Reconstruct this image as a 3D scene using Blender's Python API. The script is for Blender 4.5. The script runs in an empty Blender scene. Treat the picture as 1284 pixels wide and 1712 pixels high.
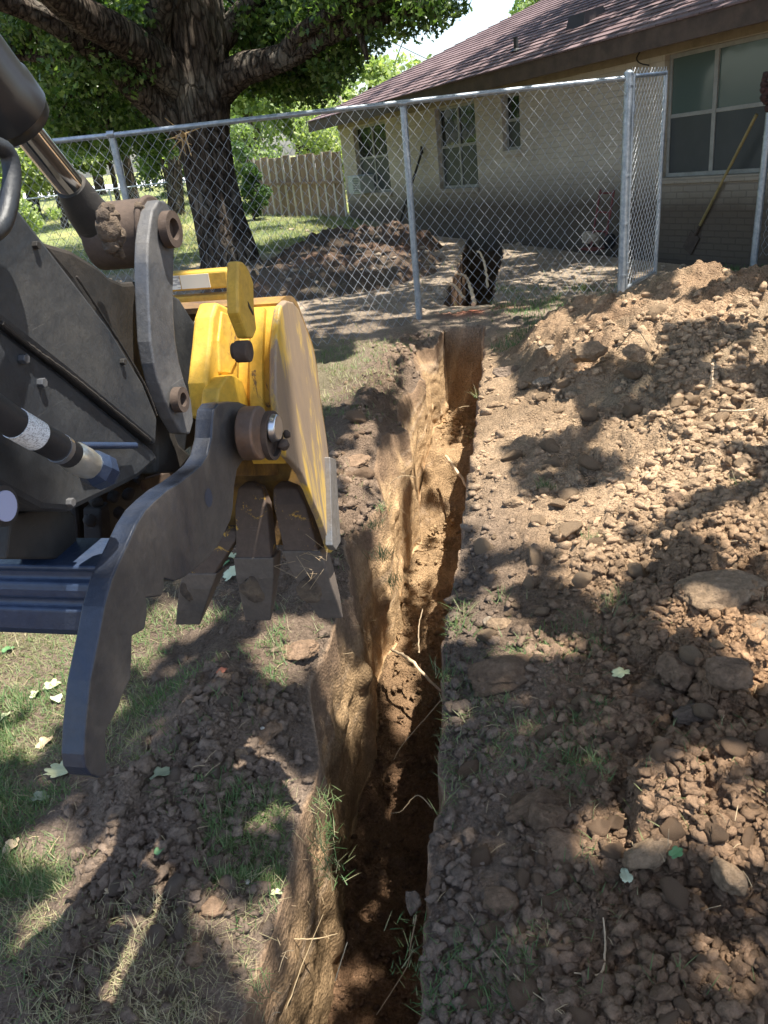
import bpy, math
import numpy as np
from mathutils import Matrix, Vector
R = np.random.default_rng(7)
sc = bpy.context.scene
col = sc.collection
# ------------------------------------------------------------------ camera
FPX = 1286.0
PITCH = math.radians(25.8); ROLL = math.radians(6.2); CH = 1.6
cF = np.array([0, math.cos(PITCH), -math.sin(PITCH)]); U0 = np.array([0, math.sin(PITCH), math.cos(PITCH)])
cX = np.array([1.0, 0, 0])
cr = math.cos(ROLL)*cX - math.sin(ROLL)*U0
cu = math.sin(ROLL)*cX + math.cos(ROLL)*U0
CC = np.array([0, 0, CH])
cam = bpy.data.cameras.new('camera'); camo = bpy.data.objects.new('camera', cam); col.objects.link(camo)
cam.sensor_fit = 'VERTICAL'; cam.sensor_height = 24.0; cam.lens = FPX/1712*24.0
cam.clip_start = 0.02; cam.clip_end = 600
camo.matrix_world = Matrix(((cr[0], cu[0], -cF[0], 0), (cr[1], cu[1], -cF[1], 0), (cr[2], cu[2], -cF[2], CH), (0, 0, 0, 1)))
sc.camera = camo
# ------------------------------------------------------------------ light
SUN_EL = math.radians(73); sunh = np.array([0.953, -0.303])
SUND = np.array([sunh[0]*math.cos(SUN_EL), sunh[1]*math.cos(SUN_EL), math.sin(SUN_EL)])   # towards the sun
OFF = np.array([sunh[0], sunh[1]])/math.tan(SUN_EL)                                        # canopy offset per metre of height
w = bpy.data.worlds.new('World'); sc.world = w; w.use_nodes = True
nt = w.node_tree; bg = nt.nodes['Background']
sky = nt.nodes.new('ShaderNodeTexSky'); sky.sky_type = 'NISHITA'; sky.sun_disc = False
sky.sun_elevation = SUN_EL; sky.sun_rotation = math.atan2(sunh[0], sunh[1]); sky.dust_density = 2.0; sky.air_density = 1.0
nt.links.new(sky.outputs[0], bg.inputs[0]); bg.inputs[1].default_value = 0.135
sl = bpy.data.lights.new('sun', 'SUN'); sl.energy = 5.0; sl.angle = math.radians(0.55); sl.color = (1.0, 0.95, 0.86)
so = bpy.data.objects.new('sun', sl); col.objects.link(so)
so.rotation_euler = Vector((-SUND[0], -SUND[1], -SUND[2])).to_track_quat('-Z', 'Y').to_euler()
sc.view_settings.view_transform = 'Standard'; sc.view_settings.look = 'None'
sc.view_settings.exposure = 1.45; sc.view_settings.gamma = 1
sc.cycles.max_bounces = 8; sc.cycles.diffuse_bounces = 4; sc.cycles.transparent_max_bounces = 8

# ------------------------------------------------------------------ pixel helpers (photo pixels -> real places)
def ray(q): return cF + cr*(q[0]-642)/FPX + cu*(856-q[1])/FPX
def G(x, y, z=0.0):
    d = ray((x, y)); return CC + d*((z-CH)/d[2])
def D_(x, y, dep): return CC + ray((x, y))*dep
def proj(P):
    v = np.asarray(P, float)-CC; c = v@cF; c = np.where(c < .05, .05, c)
    return 642+FPX*(v@cr)/c, 856-FPX*(v@cu)/c
# ------------------------------------------------------------------ noise
def _h(ix, iy, iz, seed):
    n = (ix*374761393 + iy*668265263 + iz*2147483647 + seed*1274126177) & 0xffffffff
    n = ((n ^ (n >> 13))*1274126177) & 0xffffffff
    n = ((n ^ (n >> 16))*2246822519) & 0xffffffff
    return ((n ^ (n >> 15)) & 0xffff)/65535.0
def noise(x, y, z=0.0, seed=0):
    x, y, z = np.broadcast_arrays(np.asarray(x, float), np.asarray(y, float), np.asarray(z, float))
    ix = np.floor(x).astype(np.int64); iy = np.floor(y).astype(np.int64); iz = np.floor(z).astype(np.int64)
    fx = x-ix; fy = y-iy; fz = z-iz
    fx = fx*fx*(3-2*fx); fy = fy*fy*(3-2*fy); fz = fz*fz*(3-2*fz)
    r = 0
    for a in (0, 1):
        for b in (0, 1):
            for c in (0, 1):
                r = r + _h(ix+a, iy+b, iz+c, seed)*(fx if a else 1-fx)*(fy if b else 1-fy)*(fz if c else 1-fz)
    return r*2-1
def fbm(x, y, z=0.0, o=4, seed=0):
    r = 0; a = .5
    for k in range(o):
        r = r + a*noise(np.asarray(x)*2**k, np.asarray(y)*2**k, np.asarray(z)*2**k, seed+k*17); a *= .5
    return r
def cells(x, y, sc_, seed=0, dens=.8, rmin=.3, rmax=.75, flat=.6):
    """lumps: half-buried rounded clods, one per cell"""
    x = np.asarray(x)/sc_; y = np.asarray(y)/sc_
    x, y = x+.22*noise(x*2.3, y*2.3, 3, seed+60)+.10*noise(x*6, y*6, 3, seed+61), y+.22*noise(x*2.3, y*2.3, 9, seed+62)+.10*noise(x*6, y*6, 9, seed+63)
    ix = np.floor(x).astype(np.int64); iy = np.floor(y).astype(np.int64); z0 = np.zeros_like(ix)
    out = np.zeros(x.shape)
    for a in (-1, 0, 1):
        for b in (-1, 0, 1):
            cx = ix+a; cy = iy+b
            px = cx+_h(cx, cy, z0, seed); py = cy+_h(cx, cy, z0, seed+1)
            rr = rmin+(rmax-rmin)*_h(cx, cy, z0, seed+2)**2
            on = _h(cx, cy, z0, seed+3) < dens
            an = _h(cx, cy, z0, seed+4)*6.28; st = .6+.4*_h(cx, cy, z0, seed+5)
            dx = x-px; dy = y-py
            u_ = dx*np.cos(an)+dy*np.sin(an); v_ = (-dx*np.sin(an)+dy*np.cos(an))/st
            d = np.sqrt(u_*u_+v_*v_)/rr
            tilt = 1+.45*(u_*np.cos(an*3)+v_*np.sin(an*3))/rr
            h = np.where(on & (d < 1), np.sqrt(np.clip(1-d**3.4, 0, 1))*rr*flat*tilt, 0)
            out = np.maximum(out, h)
    return out*sc_
def sstep(x, a, b):
    t = np.clip((np.asarray(x, float)-a)/(b-a), 0, 1); return t*t*(3-2*t)
# ------------------------------------------------------------------ object helpers
def tag(o, label=None, cat=None, group=None, kind=None):
    if label: o['label'] = label
    if cat: o['category'] = cat
    if group: o['group'] = group
    if kind: o['kind'] = kind
    return o
def empty(name, loc=(0, 0, 0), rz=0.0, **k):
    o = bpy.data.objects.new(name, None); col.objects.link(o); o.location = loc; o.rotation_euler = (0, 0, rz); o.empty_display_size = .1
    return tag(o, **k)
def wm(o):
    m = Matrix.LocRotScale(o.location, o.rotation_euler, o.scale)
    return m if o.parent is None else wm(o.parent) @ o.matrix_parent_inverse @ m
def link(name, me, m, parent=None):
    o = bpy.data.objects.new(name, me); col.objects.link(o)
    if m is not None: me.materials.append(m)
    if parent is not None: o.parent = parent; o.matrix_parent_inverse = wm(parent).inverted()
    return o
def local(o):    # geometry already in the parent's local frame
    o.matrix_parent_inverse = Matrix.Identity(4); return o
def mesh_np(name, V, Fq, m=None, parent=None, smooth=False, attr=None, fattr=None):
    """V (n,3); Fq (k,3|4) int array or list of arrays"""
    if isinstance(Fq, np.ndarray): Fq = [Fq]
    me = bpy.data.meshes.new(name)
    me.vertices.add(len(V)); me.vertices.foreach_set('co', np.asarray(V, np.float32).ravel())
    loops = np.concatenate([f.ravel() for f in Fq]).astype(np.int32)
    tot = np.concatenate([np.full(len(f), f.shape[1], np.int32) for f in Fq])
    st = np.concatenate([[0], np.cumsum(tot)[:-1]]).astype(np.int32)
    me.loops.add(len(loops)); me.loops.foreach_set('vertex_index', loops)
    me.polygons.add(len(tot)); me.polygons.foreach_set('loop_start', st); me.polygons.foreach_set('loop_total', tot)
    me.update(calc_edges=True)
    if smooth: me.polygons.foreach_set('use_smooth', np.ones(len(tot), bool))
    if attr:
        for k, a in attr.items():
            a = np.asarray(a, np.float32)
            if a.ndim == 2:
                c = np.ones((len(a), 4), np.float32); c[:, :3] = a
                at = me.attributes.new(k, 'FLOAT_COLOR', 'POINT'); at.data.foreach_set('color', c.ravel())
            else:
                at = me.attributes.new(k, 'FLOAT', 'POINT'); at.data.foreach_set('value', a)
    return link(name, me, m, parent)
def grid_faces(nr, nc, wrap=False):
    i = np.arange(nr-1)[:, None]; j = np.arange(nc if wrap else nc-1)[None, :]
    a = i*nc+j; b = i*nc+(j+1) % nc; c = (i+1)*nc+(j+1) % nc; d = (i+1)*nc+j
    return np.stack([a, b, c, d], -1).reshape(-1, 4)
class MB:
    def __init__(s): s.v = []; s.f = []; s.n = 0
    def add(s, V, Fs):
        s.v.append(np.asarray(V, float)); s.f += [tuple(int(i)+s.n for i in f) for f in Fs]; s.n += len(V); return s
    def box(s, x0, x1, y0, y1, z0, z1):
        V = [(x0, y0, z0), (x1, y0, z0), (x1, y1, z0), (x0, y1, z0), (x0, y0, z1), (x1, y0, z1), (x1, y1, z1), (x0, y1, z1)]
        return s.add(V, [(0, 3, 2, 1), (4, 5, 6, 7), (0, 1, 5, 4), (1, 2, 6, 5), (2, 3, 7, 6), (3, 0, 4, 7)])
    def obox(s, c, ax, ay, az):   # centre and three half vectors
        c, ax, ay, az = map(np.asarray, (c, ax, ay, az))
        V = [c+i*ax+j*ay+k*az for k in (-1, 1) for i, j in ((-1, -1), (1, -1), (1, 1), (-1, 1))]
        return s.add(V, [(0, 3, 2, 1), (4, 5, 6, 7), (0, 1, 5, 4), (1, 2, 6, 5), (2, 3, 7, 6), (3, 0, 4, 7)])
    def tube(s, P, rad, seg=10, cap=True):
        V, Fs = tube_np(P, rad, seg); n = len(P)
        Fs = [tuple(f) for f in Fs]
        if cap: Fs += [tuple(range(seg))[::-1], tuple(range((n-1)*seg, n*seg))]
        return s.add(V, Fs)
    def build(s, name, m, parent=None, smooth=False, bevel=0, seg=2):
        me = bpy.data.meshes.new(name); me.from_pydata(np.concatenate(s.v).tolist(), [], s.f); me.update()
        if smooth:
            me.polygons.foreach_set('use_smooth', np.ones(len(me.polygons), bool))
            me.set_sharp_from_angle(angle=math.radians(40))
        o = link(name, me, m, parent)
        if bevel:
            b = o.modifiers.new('bevel', 'BEVEL'); b.width = bevel; b.segments = seg; b.limit_method = 'ANGLE'; b.angle_limit = math.radians(35)
        return o
def frames(P):
    P = np.asarray(P, float); T = np.gradient(P, axis=0); T /= np.linalg.norm(T, axis=1)[:, None]
    up = np.array([0, 0, 1.0]) if abs(T[0, 2]) < .9 else np.array([1.0, 0, 0])
    A = []; a = np.cross(T[0], up); a /= np.linalg.norm(a)
    for t in T:
        a = a-t*(a@t); a /= np.linalg.norm(a); A.append(a)
    A = np.array(A); B = np.cross(T, A); return P, T, A, B
def tube_np(P, rad, seg=10):
    P, T, A, B = frames(P); rad = np.broadcast_to(np.asarray(rad, float), (len(P),))
    th = np.arange(seg)/seg*2*math.pi
    V = P[:, None]+rad[:, None, None]*(np.cos(th)[None, :, None]*A[:, None]+np.sin(th)[None, :, None]*B[:, None])
    return V.reshape(-1, 3), grid_faces(len(P), seg, True)
def smooth_path(P, n):
    P = np.asarray(P, float); k = len(P); t = np.linspace(0, k-1, n); out = []
    for x in t:
        i = min(int(x), k-2); u_ = x-i
        p0 = P[max(i-1, 0)]; p1 = P[i]; p2 = P[i+1]; p3 = P[min(i+2, k-1)]
        out.append(.5*((2*p1)+(-p0+p2)*u_+(2*p0-5*p1+4*p2-p3)*u_*u_+(-p0+3*p1-3*p2+p3)*u_**3))
    return np.array(out)
# ------------------------------------------------------------------ materials
def mat(name, base=(.5, .5, .5), rough=.6, metal=0.0, spec=.5):
    m = bpy.data.materials.new(name); m.use_nodes = True; b = m.node_tree.nodes['Principled BSDF']
    b.inputs['Base Color'].default_value = (*base, 1); b.inputs['Roughness'].default_value = rough
    b.inputs['Metallic'].default_value = metal; b.inputs['Specular IOR Level'].default_value = spec
    return m, m.node_tree, b
def N_(t, ty, **k):
    n = t.nodes.new(ty)
    for a, v in k.items():
        if a in n.inputs: n.inputs[a].default_value = v
        else: setattr(n, a, v)
    return n
def tc(t, which='Object', scale=None):
    n = N_(t, 'ShaderNodeTexCoord')
    if scale is None: return n.outputs[which]
    mp = N_(t, 'ShaderNodeMapping'); mp.inputs['Scale'].default_value = scale; t.links.new(n.outputs[which], mp.inputs[0]); return mp.outputs[0]
def ntex(t, vec, scale, detail=6, rough=.6, dist=0):
    n = N_(t, 'ShaderNodeTexNoise'); n.inputs['Scale'].default_value = scale; n.inputs['Detail'].default_value = detail
    n.inputs['Roughness'].default_value = rough; n.inputs['Distortion'].default_value = dist; t.links.new(vec, n.inputs['Vector']); return n.outputs['Fac']
def ramp(t, fac, stops, interp='LINEAR'):
    n = N_(t, 'ShaderNodeValToRGB'); cr_ = n.color_ramp; cr_.interpolation = interp
    while len(cr_.elements) < len(stops): cr_.elements.new(.5)
    for e, (p, c) in zip(cr_.elements, stops):
        e.position = p; e.color = (*c, 1) if len(c) == 3 else c
    t.links.new(fac, n.inputs[0]); return n.outputs[0]
def g(v): return (v, v, v)
def mix(t, fac, a, b, blend='MIX'):
    n = N_(t, 'ShaderNodeMix', data_type='RGBA', blend_type=blend)
    for s_, v in ((0, fac), (6, a), (7, b)):
        if hasattr(v, 'links'): t.links.new(v, n.inputs[s_])
        elif s_ == 0: n.inputs[0].default_value = v
        else: n.inputs[s_].default_value = (*v, 1)
    return n.outputs[2]
def bump(t, b, h, dist=.01, strength=1.0, prev=None):
    n = N_(t, 'ShaderNodeBump'); n.inputs['Distance'].default_value = dist; n.inputs['Strength'].default_value = strength
    t.links.new(h, n.inputs['Height'])
    if prev is not None: t.links.new(prev, n.inputs['Normal'])
    t.links.new(n.outputs[0], b.inputs['Normal']); return n.outputs[0]
def noisy(name, c1, c2, scale=8, rough=.6, metal=0, bd=.0, bs=30, extra=None, stretch=None, lo=.35, hi=.65):
    m, t, b = mat(name, c1, rough, metal)
    v = tc(t, 'Object', stretch or (1, 1, 1))
    c = ramp(t, ntex(t, v, scale, 8, .65), [(lo, c1), (hi, c2)])
    if extra:   # (colour, scale, threshold)
        for ec, es, th in extra:
            f_ = ramp(t, ntex(t, v, es, 8, .7), [(th, g(0)), (th+.06, g(1))]); c = mix(t, f_, c, ec)
    t.links.new(c, b.inputs['Base Color'])
    if bd: bump(t, b, ntex(t, v, bs, 6, .65), bd)
    return m
def soil_mat():
    m, t, b = mat('soil', (.3, .2, .12), .95, 0, .08)
    a = N_(t, 'ShaderNodeAttribute', attribute_name='soil'); v = tc(t)
    n1 = ramp(t, ntex(t, v, 3.5, 10, .7), [(.3, g(.72)), (.7, g(1.25))])
    n2 = ramp(t, ntex(t, v, 60, 8, .8), [(.3, g(.55)), (.7, g(1.35))])
    c = mix(t, 1, a.outputs['Color'], n1, 'MULTIPLY'); c = mix(t, 1, c, n2, 'MULTIPLY')
    t.links.new(c, b.inputs['Base Color'])
    b1 = bump(t, b, ntex(t, v, 38, 10, .8), .035, 1)
    ct = N_(t, 'ShaderNodeAttribute', attribute_name='cut'); mr_ = N_(t, 'ShaderNodeMapRange'); mr_.inputs['To Min'].default_value = 1.0; mr_.inputs['To Max'].default_value = .42; t.links.new(ct.outputs['Fac'], mr_.inputs['Value']); t.links.new(mr_.outputs[0], t.nodes['Bump'].inputs['Strength'])
    vo = N_(t, 'ShaderNodeTexVoronoi'); vo.inputs['Scale'].default_value = 90; t.links.new(v, vo.inputs['Vector'])
    bump(t, b, vo.outputs['Distance'], .010, 1, b1); t.links.new(mr_.outputs[0], t.nodes['Bump.001'].inputs['Strength'])
    return m
M_soil = soil_mat()
def attr_mat(name, at, rough=.9, bs=80, bd=.004, spec=.2, var=(.75, 1.25)):
    m, t, b = mat(name, (.3, .2, .1), rough, 0, spec)
    a = N_(t, 'ShaderNodeAttribute', attribute_name=at); v = tc(t)
    c = mix(t, 1, a.outputs['Color'], ramp(t, ntex(t, v, bs, 8, .7), [(.3, g(var[0])), (.7, g(var[1]))]), 'MULTIPLY')
    t.links.new(c, b.inputs['Base Color']); bump(t, b, ntex(t, v, bs*1.4, 8, .7), bd); return m
M_clod = attr_mat('clod_soil', 'soil', .95, 45, .022, .1, (.6, 1.3))
def leafy(name, cols, trans=.35, rough=.5, attr='rnd'):
    m, t, b = mat(name, cols[0], rough, 0, .35)
    a = N_(t, 'ShaderNodeAttribute', attribute_name=attr)
    c = ramp(t, a.outputs['Fac'], [(i/(len(cols)-1), k) for i, k in enumerate(cols)])
    t.links.new(c, b.inputs['Base Color'])
    tr = N_(t, 'ShaderNodeBsdfTranslucent'); c2 = mix(t, 1, c, (1.5, 1.7, .7), 'MULTIPLY'); t.links.new(c2, tr.inputs[0])
    ms = N_(t, 'ShaderNodeMixShader'); ms.inputs[0].default_value = trans
    out = t.nodes['Material Output']; t.links.new(b.outputs[0], ms.inputs[1]); t.links.new(tr.outputs[0], ms.inputs[2]); t.links.new(ms.outputs[0], out.inputs[0])
    return m
M_oakleaf = leafy('oak_leaf', [(.030, .062, .018), (.075, .13, .035), (.19, .25, .09)], .42, .30)
M_midleaf = leafy('tree_leaf', [(.09, .135, .05), (.18, .245, .10), (.32, .38, .19)], .45)
M_yelleaf = leafy('bright_leaf', [(.17, .235, .08), (.28, .34, .14), (.42, .46, .23)], .4)
M_darkleaf = leafy('dark_leaf', [(.03, .06, .02), (.06, .11, .035), (.10, .17, .05)], .3)
M_grass = leafy('grass_blade', [(.035, .095, .028), (.075, .145, .045), (.15, .19, .075), (.30, .26, .15), (.42, .35, .22)], .25, .55)
M_bark = None
def bark_mat():
    m, t, b = mat('bark', (.12, .1, .08), .95, 0, .1)
    v = tc(t, 'Object', (1, 1, .28)); n = ntex(t, v, 16, 10, .7, .6)
    c = ramp(t, n, [(.32, (.018, .014, .011)), (.5, (.070, .054, .042)), (.72, (.19, .155, .12))])
    c = mix(t, ramp(t, ntex(t, tc(t), 1.7, 5), [(.5, g(0)), (.65, g(.4))]), c, (.20, .19, .16))
    vv = N_(t, 'ShaderNodeTexVoronoi', feature='DISTANCE_TO_EDGE'); vv.inputs['Scale'].default_value = 11; mx = N_(t, 'ShaderNodeVectorMath', operation='ADD'); nn = N_(t, 'ShaderNodeTexNoise'); nn.inputs['Scale'].default_value = 6
    t.links.new(v, nn.inputs['Vector']); sc2 = N_(t, 'ShaderNodeVectorMath', operation='SCALE'); sc2.inputs['Scale'].default_value = .16; t.links.new(nn.outputs['Color'], sc2.inputs[0]); t.links.new(v, mx.inputs[0]); t.links.new(sc2.outputs[0], mx.inputs[1]); t.links.new(mx.outputs[0], vv.inputs['Vector'])
    pl = ramp(t, vv.outputs['Distance'], [(.0, g(0)), (.16, g(1))]); c = mix(t, 1, c, ramp(t, vv.outputs['Distance'], [(0, g(.5)), (.10, g(1.15))]), 'MULTIPLY')
    t.links.new(c, b.inputs['Base Color']); b1 = bump(t, b, pl, .05, 1); bump(t, b, n, .05, 1, b1); return m
M_bark = bark_mat()
M_galv = noisy('galvanised_steel', (.26, .30, .34), (.42, .46, .50), 25, .42, .7, .0008, 150)
M_wire = noisy('galvanised_wire', (.24, .25, .27), (.44, .46, .48), 40, .42, .35)

# ------------------------------------------------------------------ trench frame
T0 = np.array([-.27, 0.0]); Td = np.array([.193, .981]); Tn = np.array([.981, -.193])
def sn(x, y):
    dx = np.asarray(x)-T0[0]; dy = np.asarray(y)-T0[1]
    return dx*Td[0]+dy*Td[1], dx*Tn[0]+dy*Tn[1]
def xy(s, n): return T0[0]+s*Td[0]+n*Tn[0], T0[1]+s*Td[1]+n*Tn[1]
def depth(s):
    a = sstep(s, -.6, -.3)*(1-sstep(s, 6.95, 7.0)); b = sstep(s, 7.95, 8.02)*(1-sstep(s, 13.6, 13.9))
    fl = .90-.14*(1-sstep(s, 1.2, 2.4))-.20*sstep(s, 5.0, 5.6)*1.0+.10*sstep(s, 6.3, 6.8)
    return a*fl+b*1.05
def nR(s): return .012+.032*noise(s*1.3, 3.1)+.012*noise(s*4.1, 7.1)+.010*noise(s*15, 2.1)+.006*noise(s*37, 8.1)+.010*noise(s*9, 1.1)+.12*sstep(s, 7.9, 12)
def nLb(s):   # left wall at the floor
    sc_ = np.abs(np.sin((s-.4)*math.pi/1.02))
    return -.335-.05*sstep(s, 1.5, 2.5)-.02*sstep(s, 2.6, 3.2)*(1-sstep(s, 6, 6.6))-.055*np.sin(np.mod(s-.55, 1.02)/1.02*math.pi)**.7*sstep(s, 1.3, 2)*(1-sstep(s, 6.6, 6.95))-.10*sstep(s, 7.9, 8.2)+.012*noise(s*6, 5)
def nLt(s):   # left lip: scalloped bites of the bucket, wider at the top
    ph = np.mod(s-.55, 1.02)/1.02
    bite = (.025+.085*sstep(s, 2.6, 3.6))*np.sin(ph*math.pi)**.6
    return nLb(s)+.015-.03*sstep(s, 2.4, 3.3)*(1-sstep(s, 6.0, 6.8))-.55*bite*sstep(s, .9, 1.6)*(1-sstep(s, 6.6, 6.95))+.02*noise(s*4, 9)
def lipdip(s, n):
    d = nLt(s)-n; k = sstep(s, 2.3, 3.2)*(1-sstep(s, 6.3, 6.95)); o = sstep(depth(s), 0, .3)
    return -np.where(d > 0, (.02*np.exp(-d/.03)+k*.13*np.exp(-(d/.13)**1.5)), .02+k*.13)*o*(.75+.5*noise(s*5, n*3, 2))
def H0(x, y):
    """smooth lie of the land"""
    s, n = sn(x, y)
    h = .05*fbm(x*.35, y*.35, seed=3)*sstep(np.hypot(x, y), 1, 4)
    h = h+.17*sstep(n, .15, 1.3)*np.exp(-((s-3.6)/2.3)**2)+.05*sstep(n, .02, .35)*(1-sstep(s, 6, 7))
    h = h+.10*sstep(n, .9, 2.2)*np.exp(-((s-1.9)/1.6)**2)
    h = h+.075*np.exp(-((n+.68)/.17)**2)*(1-sstep(s, 6.2, 7))*(.7+.9*noise(s*1.1, 2.2))
    h = h+.05*np.exp(-((n+.52)/.12)**2)*(1-sstep(s, 2.5, 3.5))
    ox = -.916*(np.asarray(x)+.05)-.4006*(np.asarray(y)-19.15); so = .4006*(np.asarray(x)+.05)-.916*(np.asarray(y)-19.15)
    h = h-.65*(1-sstep(ox, .45, .75))*sstep(so, 3.0, 4.2)*(1-sstep(so, 11.3, 11.8))*np.where(so > 0, 1, 0)
    return h
def soilzone(x, y):
    s, n = sn(x, y)
    right = sstep(n, .05, .5)*(1-sstep(s, 6.0, 7.0))
    berm = np.exp(-((n+.62)/.22)**2)*(1-sstep(s, 6.6, 7.2))
    return right, berm
def Hd(x, y):
    """lie of the land with its lumps"""
    s, n = sn(x, y); right, berm = soilzone(x, y)
    far = 1-sstep(np.hypot(x, y), 7, 10)
    a = np.clip(right*(.55+.45*sstep(n, .25, .9))+.75*berm+.15, 0, 1)*far
    patch = .35+.65*sstep(fbm(x*1.1, y*1.1, seed=31), -.25, .15)
    wx = x+.03*noise(x*9, y*9, 2); wy = y+.03*noise(x*9, y*9, 5)
    h = H0(x, y)+a*(.8*cells(wx, wy, .34, 11, .45, .3, .7, .4)*patch+.9*cells(wx, wy, .15, 21, .75, .3, .7, .5)*patch+(.7*cells(wx+.01*noise(x*30, y*30), wy, .07, 31, .5, .3, .7, .5)+.4*cells(x, y, .038, 51, .5, .3, .7, .5))*(.15+.85*patch*sstep(fbm(x*2.7, y*2.7, seed=33), -.3, .15)))+a*(.030*np.abs(noise(x*5, y*5, 3, 35))+.040*np.abs(noise(x*11, y*11, 3, 37))+.024*np.abs(noise(x*24, y*24, 3, 38))+.013*np.abs(noise(x*50, y*50, 3, 39)))*(.4+.6*patch)-.02*a
    h = h+(.014*fbm(x*7, y*7, seed=5)+.006*fbm(x*30, y*30, seed=8))*(.5+.5*a)*far+.0*s
    h = h+.028*a*fbm(x*3.2, y*3.2, seed=45)+np.where(n < .0, lipdip(s, n), 0)
    return h
GREY = np.array([.205, .153, .114]); TAN = np.array([.48, .335, .212]); BRN = np.array([.265, .175, .112]); CLAY = np.array([.50, .335, .185]); ORG = np.array([.36, .195, .09]); PALE = np.array([.37, .30, .225])
def soilcol(x, y, z=0):
    s, n = sn(x, y); right, berm = soilzone(x, y)
    k = fbm(x*1.3, y*1.3, seed=41)[..., None]*1.0 if hasattr(x, 'shape') and np.ndim(x) else float(fbm(x*1.3, y*1.3, seed=41))
    e = (lambda a: np.asarray(a)[..., None]) if np.ndim(x) else (lambda a: a)
    c = GREY*1.1+(PALE-GREY)*e(sstep(s, 5, 9))*.8
    c = c+(BRN*.85-c)*e(np.clip(berm, 0, 1))*.5*e(.35+.65*sstep(s, 1.5, 3.5))
    c = c+(BRN*.95-c)*e(right)
    rt = right*sstep(s+.35*n, 1.9, 3.6)
    c = c+(TAN-c)*e(rt)
    lipr = sstep(n, -.03, .0)*(1-sstep(n, .3, .6))*sstep(s, 2.8, 4)*(1-sstep(s, 6.4, 7)); c = c+(TAN*.92-c)*e(lipr)
    rb = right*np.exp(-((s-1.9)/.7)**2)*np.exp(-((n-1.3)/.6)**2)
    c = c+(ORG-c)*e(rb)*.6
    c = c*(1+.45*k)
    return c
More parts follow.
